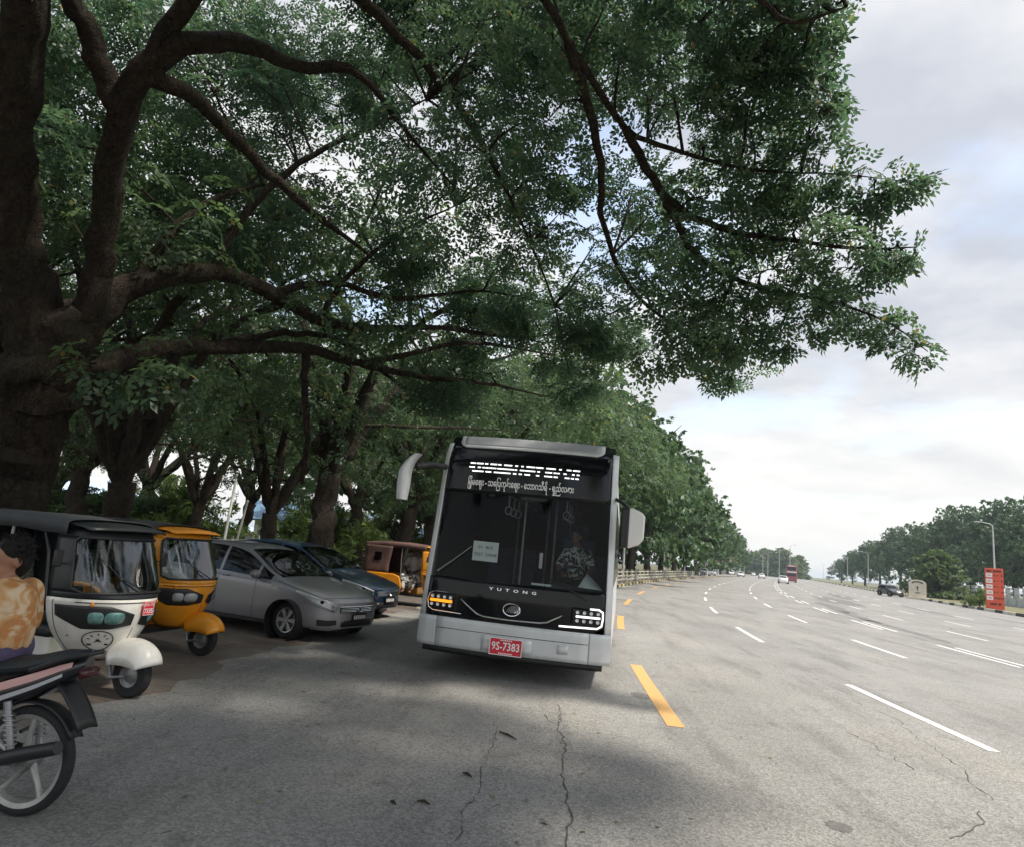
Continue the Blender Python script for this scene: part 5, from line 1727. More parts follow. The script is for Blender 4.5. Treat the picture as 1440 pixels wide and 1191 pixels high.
def make_tuk(label, paint, upper, canvas, lens, plate=None, emblem=False, visor=True, group='parked tuk-tuks'):
    r = empty('tuk_tuk', (0, 0, 0), 0, label, 'tuk-tuk', group)
    q = MB(); tuk_patch(q, .36, 1.0, -1, 1, 0, 16, 36); q.build('cowl', paint, r, solid=.02)
    fr = empty('windscreen_frame'); fr.parent = r
    ah = lambda z: .79 - .16 * max(0, (1.12 - z) / .06) ** 2 * (z < 1.12) - .10 * max(0, (z - 1.56) / .06) ** 2 * (z > 1.56)
    q = MB(); tuk_patch(q, 1.0, 1.062, -1, 1, 0, 4, 36); q.build('lower_frame', upper, fr, solid=.025)
    q = MB(); tuk_patch(q, 1.62, 1.70, -1, 1, 0, 4, 36); q.build('upper_frame', upper, fr, solid=.025)
    for sg in (-1, 1):
        q = MB(); tuk_patch(q, 1.06, 1.625, lambda z: sg * ah(z), sg * 1.0, 0, 16, 8); q.build('frame_pillar', upper, fr, solid=.025)
    q = MB(); tuk_patch(q, 1.06, 1.625, lambda z: -ah(z), ah, -.008, 14, 28); q.build('windscreen', M_GLS, r)
    q = MB()
    zz = np.linspace(1.062, 1.622, 14)
    P_ = [tuk_pt(z, -ah(z), .006) for z in zz] + [tuk_pt(1.622, a, .006) for a in np.linspace(-ah(1.622), ah(1.622), 14)[1:-1]] + [tuk_pt(z, ah(z), .006) for z in zz[::-1]] + [tuk_pt(1.062, a, .006) for a in np.linspace(ah(1.062), -ah(1.062), 14)[1:-1]]
    q.tube(P_, .014, 6, closed=True); q.build('rubber_seal', M_BLK, r)
    if visor:
        q = MB(); q.grid(lambda y, t: ((.53 + .04 * y) * sin(t * pi / 2), .24 + .5 * y + .13 * (1 - cos(t * pi / 2)), 1.70 + .07 * y ** .5 + .03 * (1 - t * t)), np.linspace(0, 1, 6), np.linspace(-1, 1, 22)); q.build('roof_visor', upper, r, solid=.02)
    # lamp band with its two lamps
    for sg in (-1, 1):
        zt_ = lambda a: .935 - .0 * a - .10 * max(0, .34 - a) / .34
        zb_ = lambda a: .70 + .5 * max(0, a - .62) ** 1.1 + .045 * max(0, .3 - a) / .3
        q = MB(); q.grid(lambda a, t: tuk_pt(zb_(a) + (zt_(a) - zb_(a)) * t, sg * a, .008), np.linspace(.05, .90, 26), np.linspace(0, 1, 9)); bd = q.build('lamp_surround', M_BLK, r, solid=.01)
    for a0, a1 in ((-.56, -.40), (-.39, -.17), (.17, .39), (.40, .56)):
        q = MB()
        ca, cz = (a0 + a1) / 2, .815
        ring = [(ca + (a1 - a0) / 2 * math.copysign(abs(cos(t)) ** .6, cos(t)), cz + .060 * math.copysign(abs(sin(t)) ** .7, sin(t))) for t in np.linspace(0, 2 * pi, 25)[:-1]]
        vs = [tuk_pt(cz, ca, .024)] + [tuk_pt(ca_z, ca_a, .016) for ca_a, ca_z in ring]
        q.add(vs, [(0, i + 1, (i + 1) % 24 + 1) for i in range(24)]); hl = q.build('headlight', lens, r, smooth=60)
        q = MB(); vs = [tuk_pt(cz, ca, .034)] + [tuk_pt(cz + (b_ - cz) * .6, ca + (a - ca) * .6, .031) for a, b_ in ring] + [tuk_pt(b_, a, .018) for a, b_ in ring]
        q.add(vs, [(0, i + 1, (i + 1) % 24 + 1) for i in range(24)] + [(i + 1, (i + 1) % 24 + 1, (i + 1) % 24 + 25, i + 25) for i in range(24)]); q.build('lamp_cover', M_LNS, hl, smooth=60)
    for sg in (-1, 1):
        q = MB(); q.ell(tuk_pt(.955, sg * .52, .012), (.022, .018, .028)); q.build('indicator', mat('orange indicator', (.7, .25, .03), .25), r)
    q = MB(); q.tube([tuk_pt(z, 0, .001) for z in np.linspace(.40, .70, 12)], .0035, 5); q.build('cowl_seam', M_BLK, r)
    for sg in (-1, 1):
        q = MB(); q.tube([tuk_pt(z, sg * .93, .001) for z in np.linspace(.40, .98, 14)], .0035, 5); q.build('cowl_seam', M_BLK, r)
        q = MB(); q.ell(tuk_pt(.62, sg * .80, .004), (.012, .012, .012)); q.build('bolt', M_STEEL, r)
    # decal stripes
    q = MB(); tuk_patch(q, .962, .972, -.7, .7, .004, 2, 24); q.build('stripe', M_BLK, r)
    # mudguard, wheel, fork
    q = MB()
    q.grid(lambda t, a: (.175 * sin(a), .03 - .33 * cos(t) * (.55 + .45 * cos(a)) , .36 + .245 * sin(t) * cos(a) ** .6 - .05 * (1 - cos(a))), np.linspace(0.02, pi * .82, 16), np.linspace(-pi / 2 * .98, pi / 2 * .98, 15))
    q.build('mudguard', paint, r, solid=.012)
    wheel(r, (0, 0, .225), .225, .11, hub=.52, style='steel', mrim=M_STEEL)
    q = MB()
    q.tube([(.10, -.0, .225), (.12, .16, .20), (.11, .24, .40), (.05, .26, .62)], [.018, .02, .022, .022], 8)
    q.tube([(-.10, -.0, .225), (-.12, .16, .20), (-.11, .24, .40), (-.05, .26, .62)], [.018, .02, .022, .022], 8)
    q.build('fork', M_STEEL, r)
    q = MB(); q.tube([(.10, .02, .24), (.10, .14, .52)], .03, 10); q.build('shock_absorber', M_BLK, r)
    # chassis, floor, rear tub
    q = MB(); q.box((0, 1.45, .32), (1.05, 1.75, .06)); q.build('floor', M_BLK, r)
    q = MB()
    for sg in (-1, 1): pass
    ol = [(1.28, .34), (1.28, .62), (1.36, .84), (1.55, .90), (2.40, .90), (2.50, .80), (2.50, .38), (2.20, .34)]
    for sg in (-1, 1):
        q = MB(); q.prism(ol, .05, lambda a, b, c: (sg * (.58 + c), a, b)); q.build('side_panel', paint, r, bevel=.02)
    q = MB(); q.box((0, 2.49, .62), (1.16, .05, .52)); q.build('rear_panel', paint, r, bevel=.02)
    for sg in (-1, 1):
        wheel(r, (sg * .50, 1.95, .225), .225, .12, hub=.52, style='steel', mrim=M_STEEL)
    # seats
    ds = empty('driver_seat'); ds.parent = r
    q = MB(); q.box((0, 1.02, .60), (.66, .36, .14)); q.build('cushion', M_BLK, ds, bevel=.05)
    q = MB(); q.box((0, 1.02, .44), (.6, .32, .22)); q.build('seat_base', paint, ds)
    q = MB(); q.box((0, 1.23, .90), (.66, .07, .26)); q.build('backrest', M_BLK, ds, bevel=.03)
    ps = empty('passenger_seat'); ps.parent = r
    cloth = print_mat('seat cloth ' + label[:6], (0.16, 0.18, 0.12), (0.30, 0.30, 0.24), 14, .5)
    q = MB(); q.box((0, 1.95, .66), (1.06, .5, .16)); q.build('cushion', cloth, ps, bevel=.05)
    q = MB(); q.box((0, 2.26, 1.02), (1.06, .14, .62), Matrix.Rotation(RAD(-10), 3, 'X')); q.build('backrest', cloth, ps, bevel=.06)
    # hood frame and canvas
    for sg in (-1, 1):
        q = MB(); q.tube([(sg * .58, .72, 1.0), (sg * .575, .80, 1.45), (sg * .55, .95, 1.70), (sg * .55, 1.6, 1.74), (sg * .56, 2.35, 1.70), (sg * .57, 2.46, .9)], .017, 8); q.build('hood_frame', M_BLK, r)
        q = MB(); q.tube([(sg * .575, 1.33, .84), (sg * .575, 1.36, 1.3), (sg * .56, 1.36, 1.72)], .016, 8); q.build('grab_bar', M_STEEL, r)
    q = MB(); q.grid(lambda y, t: (.60 * math.copysign(abs(sin(t * pi / 2)) ** .8, t), .60 + 1.92 * y, 1.745 + .035 * sin(pi * y) + .075 * (max(0, cos(t * pi / 2)) ** .6) - (.10 if abs(t) == 1 else 0) - .012 * abs(sin(9 * y)) - .05 * max(0, y - .9) * 10 * .5), np.linspace(0, 1, 22), np.linspace(-1, 1, 25)); q.build('canvas_roof', canvas, r, solid=.012, smooth=50)
    q = MB(); q.grid(lambda x, z: (x, 2.52 + .015 * sin(7 * x) - .0 * z, z), np.linspace(-.585, .585, 16), np.linspace(.88, 1.72, 10)); q.build('rear_canvas', canvas, r, solid=.012)
    for sg in (-1, 1):
        q = MB(); q.grid(lambda t, z: (sg * (.595 + .008 * sin(8 * z)), 1.72 + .80 * t + .25 * max(0, z - 1.2) * (1 - t) * -.6, z), np.linspace(0, 1, 8), np.linspace(.90, 1.70, 10)); sc_ = q.build('side_canvas', canvas, r, solid=.012)
        q = MB(); q.grid(lambda t, z: (sg * .612, 1.98 + .22 * t, z), [0, 1], [1.25, 1.5]); q.build('canvas_window', M_GLD, sc_)
    # controls and mirrors
    q = MB(); q.tube([(-.34, .72, 1.0), (-.16, .62, 1.02), (0, .60, .98), (.16, .62, 1.02), (.34, .72, 1.0)], .014, 8); q.tube([(0, .60, .98), (0, .40, .5)], .025, 8); q.build('handlebar', M_BLK, r)
    for sg in (-1, 1):
        mm = empty('mirror'); mm.parent = r
        q = MB(); q.tube([(sg * .57, .60, 1.34), (sg * .68, .52, 1.38)], .009, 6); q.build('mirror_arm', M_BLK, mm)
        q = MB(); q.box((sg * .72, .50, 1.40), (.10, .035, .17)); q.build('mirror_housing', M_BLK, mm, bevel=.015)
    q = MB(); q.tube([tuk_pt(1.06, .05, .02), tuk_pt(1.25, -.18, .02), tuk_pt(1.42, -.34, .015)], [.008, .006, .004], 6); q.build('wiper', M_BLK, r)
    if plate:
        c = Vector(tuk_pt(.905, .10, .03))
        nrm = Vector((.10, -.995, 0)); tx = Vector((.995, .10, 0))
        Rm = Matrix((tx, -nrm, Vector((0, 0, 1)))).transposed()
        q = MB(); q.box(c, (.17, .008, .15), Rm); pl = q.build('number_plate', M_PLATE, r, bevel=.004)
        pf_ = lambda dx, dz: tuple(c + tx * dx + nrm * .0065 + Vector((0, 0, dz)))
        text_on(plate[0], .045, lambda x, y, z: pf_(x, .038 + y), M_PLW, pl)
        text_on(plate[1], .07, lambda x, y, z: pf_(x, -.028 + y), M_PLW, pl, bold=.001)
        q = MB()
        for a, b_, cc_, d_ in ((-.08, .08, .066, .071), (-.08, .08, -.071, -.066), (-.082, -.077, -.07, .07), (.077, .082, -.07, .07)):
            q.add([pf_(a, cc_), pf_(b_, cc_), pf_(b_, d_), pf_(a, d_)], [(0, 1, 2, 3)])
        q.build('plate_border', M_PLW, pl)
    if emblem:
        em = MB(); ca, cz = -.42, .575
        ep = lambda da, dz: tuk_pt(cz + dz, ca + da, .006)
        em.tube([ep(.205 * cos(t), .105 * sin(t)) for t in np.linspace(0, 2 * pi, 33)[:-1]], .005, 6, closed=True); e0 = em.build('emblem_ring', M_BLK, r)
        q = MB(); q.add([ep(-.15, -.03), ep(.15, -.03), ep(.15, -.05), ep(-.15, -.05)], [(0, 1, 2, 3)]); q.build('emblem_bar', M_BLK, e0)
        q = MB(); q.add([ep(-.06, -.02), ep(0, .025), ep(.06, -.02), ep(.0, -.005)], [(0, 1, 2, 3)]); q.build('emblem_peak', M_BLK, e0)
        for t in (.35, .9, 1.57, 2.25, 2.8):
            q = MB(); q.add([ep(.11 * cos(t - .08), .058 * sin(t - .08)), ep(.15 * cos(t - .06), .078 * sin(t - .06)), ep(.15 * cos(t + .06), .078 * sin(t + .06)), ep(.11 * cos(t + .08), .058 * sin(t + .08))], [(0, 1, 2, 3)]); q.build('emblem_ray', M_BLK, e0)
    return r


M_TW = mat('tuk-tuk white paint', (0.82, 0.80, 0.75), .38, coat=.25, col2=(0.62, 0.58, 0.49), vscale=3.2, detail=9)
M_TB = mat('tuk-tuk black paint', (0.013, 0.016, 0.017), .42)
M_TO = mat('tuk-tuk orange paint', (0.86, 0.33, 0.008), .38, coat=.3, col2=(0.70, 0.27, 0.02), vscale=3.0, detail=9)
M_CVD = mat('dark canvas', (0.040, 0.045, 0.048), .75, var=.25, vscale=5, bump=.3, bscale=60)
M_CVK = mat('black canvas', (0.018, 0.019, 0.021), .75, var=.25, vscale=5, bump=.3, bscale=60)
M_CVB = mat('brown canvas', (0.105, 0.055, 0.048), .85, var=.25, vscale=5, bump=.3, bscale=60)
M_LGRN = mat('green tinted reflector', (0.16, 0.70, 0.56), .12, metal=0, col2=(0.72, 0.95, 0.90), vscale=30)


def place(o, loc, phi):
    o.location = (loc[0], loc[1], 0); o.rotation_euler = (0, 0, RAD(phi + 90))


tuk_w = make_tuk('white tuk-tuk with black windscreen surround, green tinted lamps and red plate', M_TW, M_TB, M_CVD, M_LGRN, ('9PN-170', '7335'), True)
place(tuk_w, gnd(180, 980), -11); tuk_w.scale = (.91, .91, .91)
tuk_o = make_tuk('bright orange tuk-tuk with black canvas roof beside the silver car', M_TO, M_TO, M_CVK, M_REFL)
place(tuk_o, gnd(281, 921), -8); tuk_o.scale = (.91, .91, .91)
tuk_b = make_tuk('orange tuk-tuk with brown canvas roof parked beyond the blue car', M_TO, M_TO, M_CVB, M_REFL, visor=True)
place(tuk_b, (-3.05, 18.9), -6); tuk_b.scale = (.91, .91, .91)

# ------------------------------------------------------------------ cars (front faces -Y, origin under the nose)
CW = [(0, .26), (.02, .40), (.05, .51), (.10, .61), (.18, .70), (.30, .775), (.5, .828), (.85, .848), (3.3, .85), (3.95, .81), (4.25, .72), (4.35, .60)]
CT = [(0, .60), (.05, .665), (.2, .735), (.5, .83), (.9, .925), (1.15, .985), (1.30, 1.045), (1.7, 1.265), (2.05, 1.415), (2.45, 1.485), (3.0, 1.505), (3.6, 1.46), (3.95, 1.36), (4.25, .98), (4.35, .78)]
CB = [(0, .575), (.2, .68), (.5, .765), (.9, .845), (1.3, .90), (2.2, .945), (3.4, .99), (3.95, 1.0), (4.25, .85), (4.35, .74)]
CZ0 = [(0, .24), (.15, .20), (3.9, .20), (4.35, .34)]


def car_raw(y, v):
    w, zt, zb, z0 = spl(y, CW), spl(y, CT), spl(y, CB), spl(y, CZ0)
    g = max(zt - zb, .005)
    k = min(1, g / .36)
    wr = (1 - k) * w * .80 + k * (w * .955 - .36 * g)
    zr = zt - (1 - k) * .28 * g - k * .055
    X = [w * .88, w * .975, w, w * .99, w * .955, wr, wr * .72, 0]
    Z = [z0, z0 + .07, z0 + .32 * (zb - z0) + .06, zb - .10 * (zb - z0) - .02, zb, zr, zr + (zt - zr) * .72, zt]
    s = abs(v)
    x = spl(s, list(enumerate(X))); z = spl(s, list(enumerate(Z)))
    return Vector((x if v >= 0 else -x, y, z))


def car_pt(y, v, off=0.0):
    p = car_raw(y, v)
    if off:
        e = .02
        s = 1 if v >= 0 else -1
        vv = max(e, min(abs(v), 7 - e)) * s
        yy = max(.02, min(y, 4.33))
        n = (car_raw(yy + e, vv) - car_raw(yy - e, vv)).cross(car_raw(yy, vv + e * s) - car_raw(yy, vv - e * s))
        n.normalize()
        c = Vector((0, min(max(y, 1.2), 3.2), .55))
        if n.dot(p - c) < 0: n = -n
        p = p + n * off
    return tuple(p)


def car_patch(q, ys, v0, v1, off=.004, nv=6):
    V0 = v0 if callable(v0) else (lambda y: v0); V1 = v1 if callable(v1) else (lambda y: v1)
    q.grid(lambda y, t: car_pt(y, V0(y) + (V1(y) - V0(y)) * t, off), ys, np.linspace(0, 1, nv))


def make_car(label, paint, plate=False, group='parked cars'):
    r = empty('parked_car', (0, 0, 0), 0, label, 'car', group)
    ys = sorted(set([0, .008, .015, .022, .03, .045, .06, .075, .09, .12, .15, .18, .22, .26] + list(np.linspace(.3, 4.25, 50)) + [4.32, 4.35]))
    vv = np.concatenate([-np.linspace(0, 7, 40), np.linspace(7, 0, 40)[1:]])
    q = MB()
    n = len(vv)
    vs = [tuple(car_raw(y, v if v != 0 or j > 2 else -1e-9)) for y in ys for j, v in enumerate(vv)]
    fs = [(i * n + j, (i + 1) * n + j, (i + 1) * n + j + 1, i * n + j + 1) for i in range(len(ys) - 1) for j in range(n - 1)]
    fs += [(i * n, i * n + n - 1, (i + 1) * n + n - 1, (i + 1) * n) for i in range(len(ys) - 1)]
    fs += [tuple(range(n)), tuple((len(ys) - 1) * n + j for j in range(n))[::-1]]
    q.add(vs, fs)
    body = q.build('body', paint, r, smooth=50, weld=True)
    c = MB()
    for yy in (.84, 3.42):
        for sg in (-1, 1):
            c.lathe([(0, -.2), (.345, -.2), (.345, .2), (0, .2)], 32, Matrix.Translation((sg * .80, yy, .30)) @ Matrix.Rotation(pi / 2, 4, 'Y'))
    co = c.build('cutter', None, None, weld=True)
    md = body.modifiers.new('arches', 'BOOLEAN'); md.operation = 'DIFFERENCE'; md.object = co; md.solver = 'EXACT'
    dg = bpy.context.evaluated_depsgraph_get()
    me = bpy.data.meshes.new_from_object(body.evaluated_get(dg))
    body.modifiers.clear(); body.data = me
    me.materials.clear(); me.materials.append(paint)
    me.shade_smooth(); me.set_sharp_from_angle(angle=RAD(40))
    bpy.data.objects.remove(co)
    for yy in (.84, 3.42):
        for sg in (-1, 1):
            q = MB(); q.lathe([(0, -.19), (.342, -.19), (.342, .165)], 30, Matrix.Translation((sg * .80, yy, .30)) @ Matrix.Rotation(sg * pi / 2, 4, 'Y')); q.build('wheel_well', M_BLK, r)
            wheel(r, (sg * .745, yy, .30), .30, .19, hub=.66, spokes=6)
    # glazing
    q = MB(); ysw = np.linspace(1.16, 2.02, 14); q.grid(lambda y, t: car_pt(y, (7 - 1.72 * abs(t)) * (1 if t >= 0 else -1), .004), ysw, np.linspace(-1, 1, 24)); q.build('windscreen', M_GLD, r)
    q = MB(); q.grid(lambda y, t: car_pt(y, (7 - 1.6 * abs(t)) * (1 if t >= 0 else -1), .004), np.linspace(3.78, 4.16, 8), np.linspace(-1, 1, 20)); q.build('rear_window', M_GLD, r)
    for sg in (-1, 1):
        for a, b_ in ((1.30, 1.58), (1.63, 2.46), (2.53, 3.22), (3.28, 3.75)):
            q = MB(); car_patch(q, np.linspace(a, b_, 9), lambda y: sg * 4.10, lambda y: sg * (4.86), .004); q.build('side_window', M_GLD, r)
        for yy in (1.60, 2.495, 3.25):
            q = MB(); car_patch(q, [yy - .004, yy + .004], sg * 1.0, sg * 3.98, .0025, 14); q.build('door_seam', M_BLK, r)
        q = MB(); car_patch(q, np.linspace(1.25, 3.0, 12), sg * .75, sg * .9, .003, 3); q.build('sill_trim', M_BLK, r)
        for yy in (2.32, 3.05):
            q = MB(); p = Vector(car_pt(yy, sg * 3.5, .018)); q.box(p, (.022, .17, .03)); q.build('door_handle', paint, r, bevel=.008)
        q = MB(); q.ell(car_pt(1.22, sg * 3.2, .004), (.008, .035, .018)); q.build('side_marker', M_AMBC, r)
        mm = empty('mirror'); mm.parent = r
        q = MB(); q.ell((sg * .955, 1.52, .99), (.10, .075, .075), 16, 10); q.build('mirror_housing', paint, mm)
        q = MB(); q.tube([(sg * .83, 1.55, .93), (sg * .92, 1.53, .95)], .028, 8); q.build('mirror_arm', M_BLK, mm)
        # headlights
        hl = MB(); yh = np.linspace(.07, .70, 22)
        lo = lambda y: sg * (2.75 + .55 * (y - .10) / .62); hi = lambda y: sg * (3.95 - .12 * abs(y - .3) / .4)
        car_patch(hl, yh, lo, hi, .014, 8); h = hl.build('headlight', M_REFL, r)
        q = MB(); car_patch(q, yh, lo, hi, .026, 8); q.build('lamp_cover', M_LNS, h)
        q = MB(); q.ell(car_pt(.22, sg * 3.35, .004), (.035, .035, .03)); q.build('projector', M_GLOSS, h)
        q = MB(); car_patch(q, np.linspace(.05, .26, 6), sg * 1.05, sg * 1.75, .004, 5); q.build('lower_intake', M_BLK, r)
    for sg in (-1, 1):
        q = MB(); q.tube([car_pt(y, sg * 4.3, .001) for y in np.linspace(.30, 1.14, 16)], .004, 5); q.build('bonnet_seam', M_BLK, r)
        q = MB(); q.tube([car_pt(y, sg * (2.62 + .1 * (y - .05) / .5), .001) for y in np.linspace(.06, .52, 12)], .0035, 5); q.build('bumper_seam', M_BLK, r)
    q = MB(); q.tube([car_pt(.13 + .10 * abs(t) ** 2, (7 - 2.7 * abs(t)) * (1 if t >= 0 else -1), .001) for t in np.linspace(-1, 1, 25)], .004, 5); q.build('bonnet_seam', M_BLK, r)
    # grille, bumper openings, plate
    gr_ = empty('grille'); gr_.parent = r
    fpt = lambda x, z: (x, -.014 + .055 * (abs(x) / .5) ** 2.4, z)
    q = MB(); q.grid(lambda x, z: fpt(x, z), np.linspace(-.46, .46, 16), [.485, .575]); q.build('grille_mesh', M_BLK, gr_, solid=.01)
    for z in (.505, .53, .555):
        q = MB(); q.tube([Vector(fpt(x, z)) - Vector((0, .008, 0)) for x in np.linspace(-.45, .45, 13)], .006, 6); q.build('grille_bar', M_CHR, gr_)
    q = MB(); q.tube([Vector(fpt(x, .583)) - Vector((0, .006, 0)) for x in np.linspace(-.47, .47, 13)], .009, 6); q.build('grille_trim', M_CHR, gr_)
    q = MB(); q.tube([(.045 * cos(t), -.03, .53 + .036 * sin(t)) for t in np.linspace(0, 2 * pi, 19)[:-1]], .007, 6, closed=True); q.build('badge', M_CHR, gr_)
    q = MB(); q.grid(lambda x, z: fpt(x, z), np.linspace(-.42, .42, 14), [.26, .36]); q.build('lower_grille', M_BLK, r, solid=.01)
    q = MB(); q.box((0, -.035, .41), (.40, .012, .13)); pl = q.build('number_plate', M_BLK, r, bevel=.004)
    if plate:
        for k in range(6):
            q = MB(); q.box((-.14 + k * .056, -.043, .41), (.034, .004, .062)); q.build('plate_mark', M_PLW, pl)
    for sg in (-1, 1):
        q = MB(); P_ = [car_pt(1.15, 7 - .1, .018) if False else tuple(Vector((sg * .1 + dx, yy, zz))) for dx, yy, zz in ((0, 1.14, 1.0), (.25, 1.19, 1.035), (.5, 1.24, 1.04))]; q.tube(P_, [.008, .006, .005], 6); q.build('wiper', M_BLK, r)
    q = MB(); q.box((0, 2.2, .22), (1.5, 3.6, .06)); q.build('underbody', M_BLK, r)
    # cabin seen through the glass
    for x in (-.36, .36):
        s2 = empty('seat'); s2.parent = r
        q = MB(); q.box((x, 2.15, .55), (.48, .5, .14)); q.build('cushion', M_SEAT, s2, bevel=.04)
        q = MB(); q.box((x, 2.42, .85), (.48, .12, .55), Matrix.Rotation(RAD(-12), 3, 'X')); q.build('backrest', M_SEAT, s2, bevel=.04)
    return r


M_AMBC = mat('clear orange marker', (.65, .5, .3), .3)
M_GREY = mat('graphite metallic paint', (0.29, 0.285, 0.30), .34, metal=.25, coat=.6)
M_BLUE = mat('steel blue metallic paint', (0.008, 0.026, 0.055), .28, metal=.45, coat=.6)
M_CWH = mat('white car paint', (0.75, 0.75, 0.73), .3, coat=.5)
M_CBK = mat('black car paint', (0.015, 0.015, 0.017), .25, coat=.5)
car_g = make_car('silver grey metallic wagon parked nose out beside the orange tuk-tuk', M_GREY, True)
place(car_g, (-3.32, 11.50), -20); car_g.scale = (.97, .97, .97)
car_b = make_car('steel blue metallic car parked behind the silver grey wagon', M_BLUE, True)
place(car_b, (-3.72, 15.1), -16)


def far_car(loc, rz, paint, label, sc=1.0, name='car', group='cars on the far road'):
    o = copy_tree(car_g)
    o.name = name
    o.location = loc; o.rotation_euler = (0, 0, rz); o.scale = (sc, sc, sc)
    tag(o, label, 'car', group)

    def rec(x):
        for s in x.material_slots:
            if s.material == M_GREY:
                s.link = 'OBJECT'; s.material = paint
        for ch in x.children: rec(ch)
    rec(o)
    return o


for px, s, o, toward, paint, lab in ((1042, 215, 2.0, True, M_CWH, 'white car coming along the lane beside the yellow line'),
                                     (1029, 262, -.6, True, M_CWH, 'white car far off at the road edge near the pink roofed building'),
                                     (1072, 228, 11.5, False, M_CWH, 'white car just past the double lane line far away'),
                                     (1060, 340, 5.0, True, M_CWH, 'tiny white car at the far end of the road')):
    lo = at_px(px, s)
    far_car((lo[0], lo[1], 0), -rhead(s) + (0 if toward else pi), paint, lab)
lo = at_px(1101.5, 146)
far_car((lo[0], lo[1], 0), -rhead(104) + pi, M_CWH, 'white car with dark rear window following the red double-decker', 1.0)
for k, (px, s) in enumerate(((985, 132), (998, 150), (1006, 165))):
    lo = at_px(px, s)
    far_car((lo[0], lo[1], .1), -rhead(s) + .9, (M_CBK, M_GREY, M_CWH)[k], ['black car parked at the far end of the railing', 'grey car parked under the far roadside trees', 'white car parked under the far roadside trees'][k], group='cars parked beyond the railing')
lo = at_px(1263, 108)
far_car((lo[0], lo[1], .1), -math.atan2(lo[0], lo[1]) + .5, M_CBK, 'black car parked on the verge beside the stone marker', 1.0)

# the double-decker far along the opposite side
M_DD = mat('hazed red coach paint', (0.30, 0.105, 0.115), .5)  # distance haze is put into this dulled red
dd = empty('double_decker_bus', (*at_px(1113.5, 186)[:2], 0), -rhead(150), 'haze-dulled red double-decker bus far along the opposite lanes', 'bus')
q = MB(); q.box((0, 5, 2.2), (2.5, 10, 3.9)); q.build('body', M_DD, dd, bevel=.18, seg=3)
for z0, z1 in ((1.5, 2.15), (2.95, 3.75)):
    q = MB(); q.box((0, -.01, (z0 + z1) / 2), (2.1, .04, z1 - z0)); q.build('rear_window' if z0 > 2 else 'windscreen', M_WIN, dd, bevel=.015)
    for sg in (-1, 1):
        for k in range(5):
            q = MB(); q.box((sg * 1.252, 1.2 + 1.9 * k, (z0 + z1) / 2), (.03, 1.7, z1 - z0)); q.build('side_window', M_WIN, dd)
q = MB(); q.box((0, -.02, 2.5), (2.2, .03, .28)); q.build('pale_band', M_PANEL, dd)
q = MB(); q.box((0, -.02, 3.95), (1.5, .03, .16)); q.build('route_board', M_PANEL, dd)
for sg in (-1, 1):
    for yy in (2.2, 7.8): wheel(dd, (sg * 1.05, yy, .48), .48, .3, hub=.6, style='steel', mrim=M_STEEL)
    q = MB(); q.box((sg * .95, -.03, .95), (.3, .04, .16)); q.build('tail_light', M_PLATE, dd)

# ------------------------------------------------------------------ motorcycle and rider (bike heads local -Y, origin under rear axle)
M_MB = mat('motorbike black paint', (0.012, 0.012, 0.016), .25, coat=.6)
M_PINK = mat('faded pink decal', (0.62, 0.36, 0.33), .4)
M_SILD = mat('silver decal', (0.55, 0.56, 0.58), .3, metal=.3)
M_RIM = mat('dull alloy rim', (0.42, 0.41, 0.38), .5, metal=.5, var=.2, vscale=10)
bk = empty('motorbike', (0, 0, 0), 0, 'black underbone motorbike with pink tail decal ridden past the white tuk-tuk', 'motorbike')


def bike_wheel(c, r=.295):
    wh = empty('wheel'); wh.parent = bk; wh.location = c
    Rm = Matrix.Rotation(pi / 2, 4, 'Y')
    q = MB(); q.lathe([(r * .83, -.028), (r * .90, -.036), (r * .97, -.026), (r, 0), (r * .97, .026), (r * .90, .036), (r * .83, .028), (r * .83, -.028)], 48, Rm); q.build('tyre', M_RUB, wh, smooth=50)
    q = MB(); q.lathe([(r * .845, -.030), (r * .76, -.022), (r * .74, 0), (r * .76, .022), (r * .845, .030)], 48, Rm); q.build('rim', M_RIM, wh, smooth=50)
    for k in range(5):
        a = 2 * pi * k / 5 + .3
        q = MB(); q.tube([(0, .045 * cos(a + .5), .045 * sin(a + .5)), (0, .14 * cos(a + .1), .14 * sin(a + .1)), (0, r * .77 * cos(a), r * .77 * sin(a))], [.024, .015, .018], 8); q.build('spoke', M_RIM, wh)
    q = MB(); q.lathe([(0, -.06), (.055, -.06), (.06, -.04), (.06, .04), (.055, .06), (0, .06)], 20, Rm); q.build('hub', M_STEEL, wh)
    return wh


bike_wheel((0, 0, .295)); bike_wheel((0, -1.25, .295))
# swing arm, shocks, engine, exhaust, chain
for sg in (-1, 1):
    q = MB(); q.tube([(sg * .085, 0, .295), (sg * .08, -.42, .33)], [.02, .026], 8); q.build('swing_arm', M_STEEL, bk)
    q = MB(); q.tube([(sg * .10, -.02, .33), (sg * .11, -.10, .62)], .022, 10)
    for k in range(7):
        z = .40 + .025 * k
        q.tube([(sg * .10 - .0 + .03 * cos(t), -.02 - .08 * (z - .33) / .29 + .03 * sin(t), z) for t in np.linspace(0, 2 * pi, 13)[:-1]], .005, 5, closed=True)
    q.build('shock_absorber', M_STEEL, bk)
q = MB(); q.lathe([(0, -.13), (.07, -.13), (.09, -.1), (.10, 0), (.09, .1), (.07, .13), (0, .13)], 20, Matrix.Translation((0, -.60, .34)) @ Matrix.Rotation(pi / 2, 4, 'Y')); q.tube([(0, -.66, .36), (0, -.88, .42)], [.075, .06], 12); q.build('engine', M_STEEL, bk)
q = MB(); q.tube([(.12, -.85, .33), (.13, -.60, .22), (.14, -.30, .25), (.145, .05, .36), (.145, .30, .43)], [.018, .02, .033, .040, .036], 12); q.build('exhaust', M_BLK, bk)
